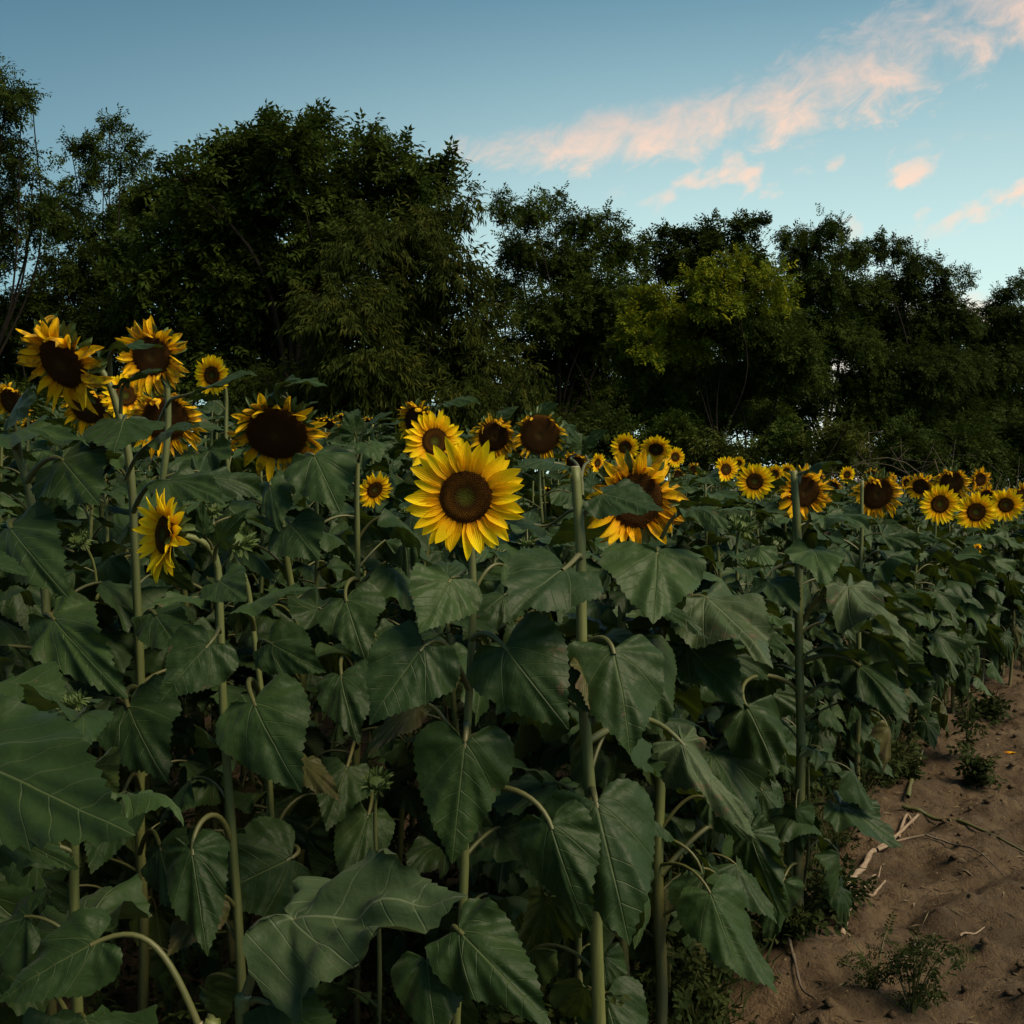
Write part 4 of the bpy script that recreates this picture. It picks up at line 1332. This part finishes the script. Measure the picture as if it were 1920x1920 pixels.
TG = 'trees along the far edge of the field'
tree('tree', 'tall airy tree cut by the left border, its boughs thin against the sky', 'tree', -70, 17,
     [(18, 175, 34), (60, 180, 16), (12, 215, 26), (40, 205, 16), (2, 130, 10), (8, 280, 26), (48, 290, 18), (62, 330, 14), (-40, 260, 70), (25, 330, 26), (18, 400, 40), (70, 385, 28), (110, 395, 26), (-25, 470, 50), (4, 490, 12), (-60, 380, 70), (48, 440, 24)], 'pinnate', DARK, 1, 2.0, 0.10, group=TG, flat=0.9, limbs=8)
tree('tree', 'slender tree with a thin pointed top left of the big round-crowned one', 'tree', 205, 20,
     [(205, 248, 26), (168, 275, 26), (135, 290, 22), (228, 285, 26), (255, 305, 20), (195, 315, 26), (150, 330, 22), (235, 350, 24), (120, 385, 40), (200, 400, 24), (250, 400, 40), (160, 440, 45), (90, 420, 30), (225, 460, 50)], 'pinnate', GREEN, 2, 2.1, 0.10, group=TG, flat=0.9)
tree('tree', 'biggest round-crowned broad-leaved tree left of centre', 'tree', 560, 17,
     [(300, 372, 52), (345, 335, 40), (395, 320, 56), (490, 268, 50), (450, 300, 50), (600, 258, 48), (545, 285, 52), (590, 215, 16), (500, 222, 14), (680, 290, 54), (745, 305, 52), (700, 250, 18), (790, 345, 52), (842, 296, 14), (825, 320, 22), (350, 450, 78), (430, 400, 85), (540, 370, 90), (660, 390, 90), (300, 540, 80), (420, 580, 85), (560, 600, 95), (480, 500, 60), (450, 440, 70), (440, 530, 80), (500, 650, 80), (480, 760, 80), (560, 500, 60), (390, 690, 90), (540, 720, 90), (600, 480, 80), (760, 430, 70)], 'walnut', GREEN, 3, 3.2, 0.24, group=TG)
tree('tree', 'weeping narrow-leaved tree in front of the biggest round crown', 'tree', 740, 15.3,
     [(690, 470, 66), (790, 440, 62), (850, 400, 34), (880, 372, 16), (640, 590, 80), (750, 560, 80), (845, 510, 55), (880, 590, 45), (690, 690, 80), (810, 670, 75), (905, 690, 45), (955, 660, 26), (600, 720, 66), (740, 770, 75), (870, 770, 60), (970, 740, 34), (1000, 700, 18), (520, 740, 60)], 'hang', OLIVE, 4, 3.0, 0.13, group=TG)
tree('tree', 'low dark tree filling the left below the slender pointed one', 'tree', 130, 18.5,
     [(95, 560, 50), (30, 590, 52), (170, 520, 56), (250, 500, 56), (110, 490, 26), (130, 640, 80), (235, 610, 80), (320, 650, 80), (20, 690, 75), (180, 720, 80), (290, 750, 70), (60, 770, 70), (-30, 620, 60)], 'pinnate', DARK, 5, 3.4, 0.14, group=TG)
tree('tree', 'feathery tree right of the big round crown, sky gap between them', 'tree', 1040, 22,
     [(930, 380, 14), (955, 392, 22), (1000, 398, 34), (1042, 372, 18), (1085, 420, 40), (1140, 412, 18), (1145, 465, 44), (1190, 470, 20), (985, 470, 48), (1065, 500, 66), (950, 540, 34), (1025, 590, 70), (1130, 560, 70), (1195, 530, 30), (925, 570, 22), (1100, 650, 80), (1010, 690, 55), (1180, 640, 50), (960, 640, 28), (1110, 750, 75), (1010, 800, 55), (1200, 750, 50)], 'pinnate', GREEN, 6, 2.9, 0.15, group=TG)
tree('tree', 'dark tree whose top shows above the yellow-green one', 'tree', 1300, 25,
     [(1225, 462, 20), (1262, 450, 30), (1330, 440, 30), (1335, 420, 12), (1395, 432, 30), (1420, 425, 16), (1300, 480, 55), (1232, 510, 34), (1390, 490, 50), (1190, 580, 40), (1470, 600, 50), (1320, 570, 70), (1420, 640, 70), (1250, 680, 70), (1350, 740, 80), (1460, 740, 60)], 'walnut', DARK, 7, 2.9, 0.15, size=0.85, group=TG)
tree('tree', 'yellow-green feathery tree in layered tiers, the brightest one, right of centre', 'tree', 1360, 19,
     [(1352, 498, 20), (1385, 490, 17), (1318, 532, 34), (1398, 525, 34), (1462, 518, 20), (1435, 548, 28), (1345, 570, 40), (1212, 558, 24), (1238, 585, 34), (1190, 585, 22), (1262, 612, 28), (1180, 620, 22), (1400, 590, 34), (1480, 560, 16), (1215, 645, 26), (1300, 640, 30)], 'pinnate', LIME, 8, 3.4, 0.07, group=TG, flat=0.5, limbs=4)
tree('tree', 'green feathery lower crown of the yellow-green tree, under and right of its tiers', 'tree', 1420, 19.8,  # lower lobes of the yellow-green tree, built apart in darker green
     [(1300, 610, 50), (1390, 620, 60), (1465, 600, 44), (1480, 650, 50), (1285, 680, 60), (1380, 700, 64), (1465, 700, 50), (1240, 730, 50), (1350, 770, 60), (1430, 780, 56), (1195, 690, 34), (1515, 700, 30), (1540, 690, 18), (1260, 790, 50), (1180, 650, 30)], 'pinnate', GREEN, 18, 3.6, 0.09, group=TG, flat=0.55, limbs=3)
tree('tree', 'domed dark tree right behind the yellow-green one', 'tree', 1545, 24,
     [(1482, 438, 20), (1535, 436, 24), (1578, 432, 20), (1510, 480, 46), (1590, 475, 36), (1555, 540, 58), (1490, 550, 40), (1620, 550, 40), (1530, 630, 58), (1605, 640, 48), (1500, 700, 40), (1590, 720, 36), (1535, 750, 34), (1580, 790, 34), (1500, 800, 30)], 'pinnate', GREEN, 9, 2.9, 0.10, group=TG, limbs=7)
tree('tree', 'broad dark tree with stepped top sloping down to the right', 'tree', 1720, 25,
     [(1640, 462, 18), (1668, 466, 24), (1708, 488, 28), (1690, 530, 44), (1758, 512, 24), (1765, 555, 34), (1812, 520, 14), (1640, 600, 50), (1720, 610, 62), (1790, 600, 42), (1650, 690, 60), (1740, 700, 72), (1690, 780, 66), (1810, 690, 52), (1630, 760, 50)], 'pinnate', DARK, 10, 3.0, 0.15, group=TG)
tree('tree', 'lowest dark tree at the right border behind dead brush', 'tree', 1905, 27,
     [(1892, 545, 20), (1922, 532, 18), (1862, 575, 26), (1905, 600, 44), (1842, 620, 34), (1880, 680, 62), (1940, 650, 60), (1835, 740, 62), (1905, 770, 75), (1800, 790, 60), (1960, 760, 60)], 'pinnate', DARK, 11, 3.1, 0.14, group=TG)
for k, (x, d, lob) in enumerate([
        (700, 26, [(640, 640, 80), (760, 600, 80), (700, 720, 90), (850, 700, 80), (900, 620, 30), (930, 780, 70), (560, 760, 80)]),
        (1130, 29, [(1050, 650, 60), (1130, 620, 70), (1220, 640, 70), (1000, 740, 70), (1100, 740, 80), (1200, 740, 80), (1280, 780, 70)]),
        (1560, 30, [(1480, 620, 50), (1560, 600, 55), (1650, 620, 60), (1430, 740, 70), (1530, 700, 40), (1640, 740, 60), (1480, 800, 50), (1600, 810, 40)]),
        (1800, 31, [(1730, 640, 60), (1800, 650, 60), (1870, 670, 60), (1720, 760, 70), (1800, 770, 70), (1900, 790, 70)])]):
    tree('tree', ['dark tree of the second row seen between the weeping tree and the feathery one', 'dark tree of the second row seen under the feathery tree', 'dark tree of the second row filling the gap under the domed tree', 'dark tree of the second row behind the broad stepped tree'][k], 'tree', x, d, lob, 'walnut', DARK, 30 + k, 2.0, 0.12, 1.1, TG)
UG = 'bushes at the foot of the trees'
BUSH = [(70, 800, 17, 60, DARK, 'dark bush at the far left under the low tree'), (260, 800, 17, 64, DARK, 'dark bush under the big round crown, behind the tall blooms'), (470, 790, 16, 62, DARK, 'dark bush behind the old wide-disced bloom'),
        (650, 800, 15.5, 60, OLIVE, 'olive bush under the weeping tree'), (860, 810, 16, 58, DARK, 'dark bush behind the wilting blooms at centre'), (1010, 815, 17, 56, OLIVE, 'olive bush right of the weeping tree at its foot'),
        (1130, 820, 18, 62, DARK, 'dark bush under the feathery tree'), (1250, 835, 17, 50, GREEN, 'green bush under the left half of the yellow-green tree'), (1350, 850, 16, 40, OLIVE, 'low olive bush right under the yellow-green tree'),
        (1465, 835, 16, 40, GREEN, 'small rounded green bush beside bare sticks'), (1570, 840, 16, 50, OLIVE, 'brownish green bush right of the small rounded one'), (1690, 845, 18, 60, DARK, 'dark bush behind the brush, left of the dead branches'),
        (1800, 850, 19, 62, DARK, 'dark bush behind the dead branches'), (1910, 850, 20, 70, DARK, 'dark bush at the right border behind the dead branches')]
for k, (x, y, d, r, mt, lab) in enumerate(BUSH):
    lob = [(x, y, r), (x - r * 0.8, y + r * 0.45, r * 0.7), (x + r * 0.8, y + r * 0.4, r * 0.7), (x + r * 0.2, y - r * 0.6, r * 0.45)]
    tree('bush', lab, 'bush', x, d, lob, 'small' if k % 2 else 'pinnate', mt, 40 + k, 3.0, 0.03, 1.0, UG)

# ------------------------------------------------------------------ dead brush at the field's far edge
gb = np.random.default_rng(4)
B0 = W(1790, 900, 12.5)
base = np.array([B0[0], B0[1], 0.0])
e = empty('brush_pile', base, 'tangle of dry dead branches behind the last flowers on the right', 'brush pile')
for k in range(46):
    a = W(gb.uniform(1620, 1960), 900, gb.uniform(11.8, 13.2))
    a[2] = gb.uniform(0.0, 0.5)
    ln = gb.uniform(0.7, 1.9)
    az = gb.uniform(-0.5, 3.6)
    dx = np.array([math.cos(az), 0.4 * math.sin(az), 0])
    h = gb.uniform(0.35, 1.45) ** 1.2
    P = bez(a, a + [0, 0, h * 0.8], a + dx * ln * 0.5 + [0, 0, h * 1.1], a + dx * ln + [0, 0, h * gb.uniform(0.3, 0.9)], 10)
    mb = MB()
    tube(mb, P - base, np.linspace(0.013, 0.004, 10) * gb.uniform(0.5, 1.2), 5)
    for q in range(3):
        s = P[gb.integers(3, 9)]
        tube(mb, np.array([s, s + gb.normal(0, 0.14, 3) + [0, 0, 0.12], s + gb.normal(0, 0.2, 3) + [0, 0, 0.25]]) - base, np.array([0.004, 0.003, 0.002]), 3)
    mb.build('branch', [DRYW], e)

# ------------------------------------------------------------------ weeds, grass and litter on the ground
def weed(label, px, py, h, spread, n, seed, style='small', mat=WEED, size=0.5, cat='weed', lean=0.0, group=None):
    g = np.random.default_rng(seed)
    b = G(px, py)
    b[2] = gz(b[0], b[1])
    e = empty('weed', b, label, cat, group)
    st, lf = MB(), MB()
    for k in range(n):
        az = g.uniform(0, 6.28)
        o = np.array([math.cos(az), math.sin(az), 0])
        hh = h * g.uniform(0.45, 1.0)
        sp = spread * g.uniform(0.2, 1.0)
        P = bez(np.zeros(3) + [0, 0, -0.01], np.array([0, 0, hh * 0.5]) + o * sp * 0.2, np.array([0, 0, hh * 0.9]) + o * sp * 0.6, np.array([lean * h, 0, hh]) + o * sp, 9)
        tube(st, P, np.linspace(0.004, 0.0012, 9) * (0.6 + h), 4)
        m = int(14 * (0.6 + hh))
        f = g.uniform(0.15, 1.0, m)
        idx = (f * 8).astype(int).clip(0, 7)
        Q = P[idx] + (P[idx + 1] - P[idx]) * (f * 8 - idx)[:, None]
        D = nrm(g.normal(0, 1, (m, 3)) * [1, 1, 0.4] + [0, 0, 0.4])
        sprays(lf, Q, D, style, g, size)
    st.build('stem', [STALK], e)
    lf.build('leaves', [mat], e, smooth=False)
    return e


weed('dark leafy weed standing alone at the edge of the bare soil', 1814, 1432, 0.36, 0.06, 3, 1, size=0.6, lean=0.12)
weed('small yellowish weed low beside the tall one on the soil', 1838, 1462, 0.12, 0.07, 6, 2, size=0.6)
weed('feathery dark weed clump at the bottom of the soil', 1710, 1905, 0.24, 0.20, 10, 3, 'pinnate', WEED, 0.22)
weed('second feathery weed clump left of the largest one at the bottom', 1640, 1870, 0.16, 0.13, 6, 4, 'pinnate', WEED, 0.2)
weed('tiny weed sprout on bare soil near the plants at the bottom', 1490, 1800, 0.10, 0.09, 8, 5, 'small', WEED, 0.5)
weed('small weed tuft at the soil edge under drooping leaves', 1560, 1705, 0.14, 0.12, 8, 6, 'small', WEED, 0.55)
weed('low weed patch beneath the plants where the soil begins', 1690, 1470, 0.14, 0.16, 10, 7, 'small', WEED, 0.6)
weed('narrow-leaved weed climbing between the stalks in the shade at left', 270, 1640, 0.75, 0.12, 3, 8, 'hang', WEED, 0.45)
weed('broad weed patch at the foot of the thick low stalk', 1310, 1790, 0.24, 0.18, 12, 9, 'small', WEED, 0.7)
weed('weed patch near the bottom left of the soil', 1270, 1890, 0.18, 0.14, 9, 10, 'small', WEED, 0.6)
weed('lone weed on the edge of the soil far along the row', 1856, 1345, 0.16, 0.1, 6, 12, 'small', WEED, 0.7)

# undergrowth between the stems: nobody could count it
gg = np.random.default_rng(21)
mb = MB()
n = 3800
y = 1.9 + 7.5 * gg.uniform(0, 1, n) ** 1.2
x = 0.24 + 0.52 * (y - 2.2) - np.abs(gg.normal(0, 0.75, n))
hgt = np.abs(gg.normal(0, 0.12, n)) * (1 + 0.4 * (y < 4))
P = np.stack([x, y, hgt], 1)
D = gg.normal(0, 1, (n, 3)) * [1, 1, 0.5] + [0, 0, 0.5]
sprays(mb, P, D, 'small', gg, 0.42)
n = 4200
y = 1.9 + 9.0 * gg.uniform(0, 1, n)
x = gg.uniform(-0.5, 0.3, n) * y
x = np.minimum(x, 0.3 + 0.5 * (y - 2.2) - gg.uniform(0, 0.4, n))
P = np.stack([x, y, np.abs(gg.normal(0, 0.09, n))], 1)
sprays(mb, P, gg.normal(0, 1, (n, 3)) * [1, 1, 0.4] + [0, 0, 0.4], 'small', gg, 0.6)
n = 5000
y = 1.9 + 6.5 * gg.uniform(0, 1, n) ** 1.2
x = 0.22 + 0.52 * (y - 2.2) - np.abs(gg.normal(0, 0.7, n))
P = np.stack([x, y, np.full(n, -0.01)], 1)
D = nrm(gg.normal(0, 0.45, (n, 3)) + [0, 0, 1.0])
leaf_quads(mb, P, D, gg.normal(0, 1, (n, 3)), gg.uniform(0.08, 0.36, n), gg.uniform(0.003, 0.007, n), gg.uniform(0.1, 1.0, n), droop=0.2)
tag(mb.build('undergrowth', [WEED], smooth=False), kind='stuff')


def stick(name, label, pts, r, mat, cat, forks=(), lift=0.012, group=None):
    P = []
    for (a, b) in pts:
        q = G(a, b)
        q[2] = gz(q[0], q[1]) + lift
        P.append(q)
    path = crom(np.array(P), 10)
    for q in path:
        q[2] = max(q[2], gz(q[0], q[1]) + r * 0.6)
    for _ in range(3):
        path[1:-1, 2] = np.maximum(path[1:-1, 2], (path[:-2, 2] + path[1:-1, 2] + path[2:, 2]) / 3)
        path[1:-1, 2] = (path[:-2, 2] + 2 * path[1:-1, 2] + path[2:, 2]) / 4
    path[:, 2] += r * 0.3
    base = np.array([path[0][0], path[0][1], path[0][2]])
    mb = MB()
    tube(mb, path - base, np.linspace(r, r * 0.45, len(path)) * (1 + 0.2 * np.sin(np.arange(len(path)) * 1.7)), 7)
    for f in forks:
        Q = []
        for (a, b) in f:
            q = G(a, b)
            q[2] = gz(q[0], q[1]) + lift
            Q.append(q)
        fp = crom(np.array(Q), 10)
        for q in fp:
            q[2] = max(q[2], gz(q[0], q[1]) + r * 0.4)
        tube(mb, fp - base, np.linspace(r * 0.6, r * 0.25, len(fp)), 6)
    o = mb.build(name, [mat], loc=base)
    tag(o, label, cat, group)


stick('dead_branch', 'pale forked dead branch lying on the soil, the longest', [(1588, 1676), (1612, 1640), (1640, 1600), (1672, 1568), (1722, 1546)], 0.014, PALEW, 'branch', [[(1645, 1602), (1690, 1586), (1735, 1588)], [(1684, 1562), (1700, 1545), (1712, 1552)]])
stick('dead_branch', 'shorter crooked pale branch just below the longest forked one', [(1579, 1750), (1592, 1712), (1612, 1692), (1640, 1682), (1660, 1656)], 0.009, PALEW, 'branch', [[(1600, 1698), (1632, 1660), (1645, 1650), (1652, 1620)]])
stick('fallen_stalk', 'thin green fallen stalk lying across the soil to the right border', [(1692, 1532), (1760, 1548), (1840, 1580), (1925, 1626)], 0.010, STALK, 'stalk')
stick('fallen_stalk', 'thin dark root trailing over the soil below the green stalk', [(1735, 1588), (1780, 1600), (1830, 1625), (1880, 1660)], 0.005, DRYW, 'stalk')
stick('fallen_stalk', 'short pale broken stalk leaning at the soil edge', [(1702, 1500), (1716, 1462), (1730, 1425)], 0.011, STALK, 'stalk', lift=0.03)
stick('twig', 'short pale twig lying alone on the right side of the soil', [(1800, 1772), (1825, 1765), (1846, 1752)], 0.004, PALEW, 'twig')
stick('twig', 'thin dark twig on the soil near the bottom', [(1478, 1812), (1500, 1855), (1530, 1890)], 0.006, DRYW, 'twig')
for k, (a, b, lab, mt) in enumerate([(1888, 1408, 'yellow fallen leaf lying flat on the soil far along the row', PETAL_OLD), (1722, 1790, 'small dry fallen leaf on the soil by the feathery weeds', DRYW)]):
    q = G(a, b)
    q[2] = gz(q[0], q[1]) + 0.012
    mb = MB()
    V, Fs, uv = blade(0.11, 0.028, beta=0.3, wrap=0.5, seed=k)
    mb.add(V, Fs, 0, uv)
    o = mb.build('fallen_leaf', [mt], loc=q)
    o.rotation_euler = (0.1, 0, 0.2 + k)
    tag(o, lab, 'leaf')
# crumbs of earth and dry litter on the soil: nobody could count them
gc = np.random.default_rng(8)
OCT = np.array([[1, 0, 0], [-1, 0, 0], [0, 1, 0], [0, -1, 0], [0, 0, 1], [0, 0, -1.0]])
OF = np.array([[0, 2, 4], [2, 1, 4], [1, 3, 4], [3, 0, 4], [2, 0, 5], [1, 2, 5], [3, 1, 5], [0, 3, 5]])
mb = MB()
lt = MB()
for k in range(2600):
    y = 2.2 + 6.5 * gc.uniform() ** 1.3
    x = 0.25 + 0.55 * (y - 2.2) + gc.uniform(-0.3, 2.2)
    s_ = 0.003 + 0.020 * gc.uniform() ** 6
    zz = gz(x, y)
    V = OCT * s_ * gc.uniform(0.6, 1.3, (6, 3)) * [1.2, 1.2, 0.75]
    a_ = gc.uniform(0, 6.28)
    V = V @ np.array([[math.cos(a_), -math.sin(a_), 0], [math.sin(a_), math.cos(a_), 0], [0, 0, 1]])
    mb.add(V + [x, y, zz + s_ * 0.3], OF)
tag(mb.build('soil_crumbs', [m_soil], smooth=True), kind='stuff')
n = 1500
y = 2.2 + 6.5 * gc.uniform(0, 1, n) ** 1.2
x = 0.25 + 0.55 * (y - 2.2) + gc.normal(0.1, 0.45, n)
zz = np.array([gz(a_, b_) for a_, b_ in zip(x, y)]) + 0.006
D = nrm(gc.normal(0, 1, (n, 3)) * [1, 1, 0.12])
leaf_quads(lt, np.stack([x, y, zz], 1), D, gc.normal(0, 0.3, (n, 3)) + [0, 0, 1], gc.uniform(0.015, 0.09, n), gc.uniform(0.002, 0.012, n), gc.uniform(0, 1, n))
tag(lt.build('litter', [foliage_material('dry_litter', (0.07, 0.045, 0.028), (0.12, 0.085, 0.05), (0.20, 0.16, 0.10))], smooth=False), kind='stuff')

# ------------------------------------------------------------------ sky and light
world = bpy.data.worlds.new('World')
SC.world = world
world.use_nodes = True
t = NT(world.node_tree)
SUN_AZ = rad(122)            # clockwise from straight ahead: behind the camera, to the right
SUN_EL = rad(50)
sky = t.n('ShaderNodeTexSky', sky_type='NISHITA', sun_disc=False)
sky.sun_elevation = SUN_EL
sky.sun_rotation = SUN_AZ
sky.altitude = 100
sky.air_density = 1.0
sky.dust_density = 1.2
sky.ozone_density = 1.6
vec = t.n('ShaderNodeTexCoord').outputs['Generated']
X, Y, Z = t.xyz(vec)
yc = t.m('MAXIMUM', Y, 0.05)
a = t.m('DIVIDE', X, yc)
el = t.m('DIVIDE', Z, yc)
# one long band of cloud rising to the right, drawn in directions of the sky
band = t.m('SUBTRACT', el, t.m('MULTIPLY_ADD', a, t.m('MULTIPLY_ADD', a, 0.42, 0.09), 0.300))
comb = t.n('ShaderNodeCombineXYZ')
t.l(t.m('ADD', a, t.m('MULTIPLY', el, 0.3)), comb.inputs[0])
t.l(t.m('MULTIPLY', t.m('SUBTRACT', el, t.m('MULTIPLY', a, 0.45)), 1.5), comb.inputs[1])
cn = t.noise(comb.outputs[0], 8.0, 8.0, 0.62, warp=0.5)
cn2 = t.noise(comb.outputs[0], 22.0, 8.0, 0.65, warp=0.7)
wd = t.m('MULTIPLY_ADD', t.m('ADD', a, 0.06, clamp=True), 0.095, 0.022)
inb = t.smooth(t.m('ABSOLUTE', t.m('DIVIDE', band, wd)), 0.15, 1.5, 1.0, 0.0)
inb = t.m('MULTIPLY', inb, t.smooth(a, -0.14, 0.0))
dens = t.smooth(t.m('ADD', t.m('MULTIPLY', cn, 0.5), t.m('MULTIPLY', cn2, 0.5)), t.m('MULTIPLY_ADD', inb, -0.31, 0.64), t.m('MULTIPLY_ADD', inb, -0.07, 0.76))
dens = t.m('MULTIPLY', dens, t.smooth(inb, 0.0, 0.35))
# small scattered puffs below it
lowb = t.m('MULTIPLY', t.smooth(el, 0.20, 0.26), t.smooth(el, 0.32, 0.27))
lowb = t.m('MULTIPLY', lowb, t.smooth(a, 0.05, 0.2))
puff = t.m('MULTIPLY', t.smooth(t.noise(comb.outputs[0], 19.0, 5.0, 0.5), 0.53, 0.70), lowb)
hor = t.m('MULTIPLY', t.smooth(t.noise(comb.outputs[0], 9.0, 5.0, 0.5), 0.48, 0.62), t.m('MULTIPLY', t.smooth(el, 0.20, 0.14), t.smooth(a, 0.1, 0.4)))
dens = t.m('MULTIPLY', t.m('MAXIMUM', t.m('MAXIMUM', dens, t.m('MULTIPLY', puff, 0.8)), t.m('MULTIPLY', hor, 0.7)), t.smooth(Y, 0.1, 0.3, 0.0, 0.85))
K = 0.13
ccol = t.mix(t.smooth(t.m('DIVIDE', band, wd), 1.0, -0.6), (0.28 / K, 0.265 / K, 0.26 / K), (0.55 / K, 0.35 / K, 0.25 / K))
skyc = t.mix(1.0, sky.outputs[0], (0.147, 0.285, 0.270), 'MULTIPLY')
skyc = t.mix(t.smooth(X, -0.42, 0.15), skyc, t.mix(1.0, skyc, (1.25, 1.32, 1.30), 'MULTIPLY'))
glow = t.m('MULTIPLY', t.smooth(Z, 0.50, 0.05), t.smooth(X, -0.65, 0.2, 0.15, 1.0))
skyc = t.mix(glow, skyc, (0.355 / K, 0.465 / K, 0.440 / K))
col = t.mix(dens, skyc, ccol)
bg = t.n('ShaderNodeBackground')
t.l(col, bg.inputs['Color'])
bg.inputs['Strength'].default_value = K
out = t.n('ShaderNodeOutputWorld')
t.l(bg.outputs[0], out.inputs['Surface'])

sun = bpy.data.lights.new('sun', 'SUN')
sun.energy = 2.5
sun.angle = rad(30)
sun.color = (1.0, 0.83, 0.56)
so = bpy.data.objects.new('sun', sun)
COL.objects.link(so)
sd = Vector((math.sin(SUN_AZ) * math.cos(SUN_EL), math.cos(SUN_AZ) * math.cos(SUN_EL), math.sin(SUN_EL)))
so.rotation_euler = (-sd).to_track_quat('-Z', 'Y').to_euler()
so.location = (8, -6, 6)

# ------------------------------------------------------------------ render settings
SC.render.engine = 'CYCLES'
SC.cycles.use_denoising = True
SC.cycles.max_bounces = 6
SC.cycles.transparent_max_bounces = 4
SC.view_settings.view_transform = 'Standard'
SC.view_settings.look = 'None'
SC.view_settings.exposure = 1.10
SC.view_settings.gamma = 1.0
SC.render.resolution_x = 1024
SC.render.resolution_y = 1024
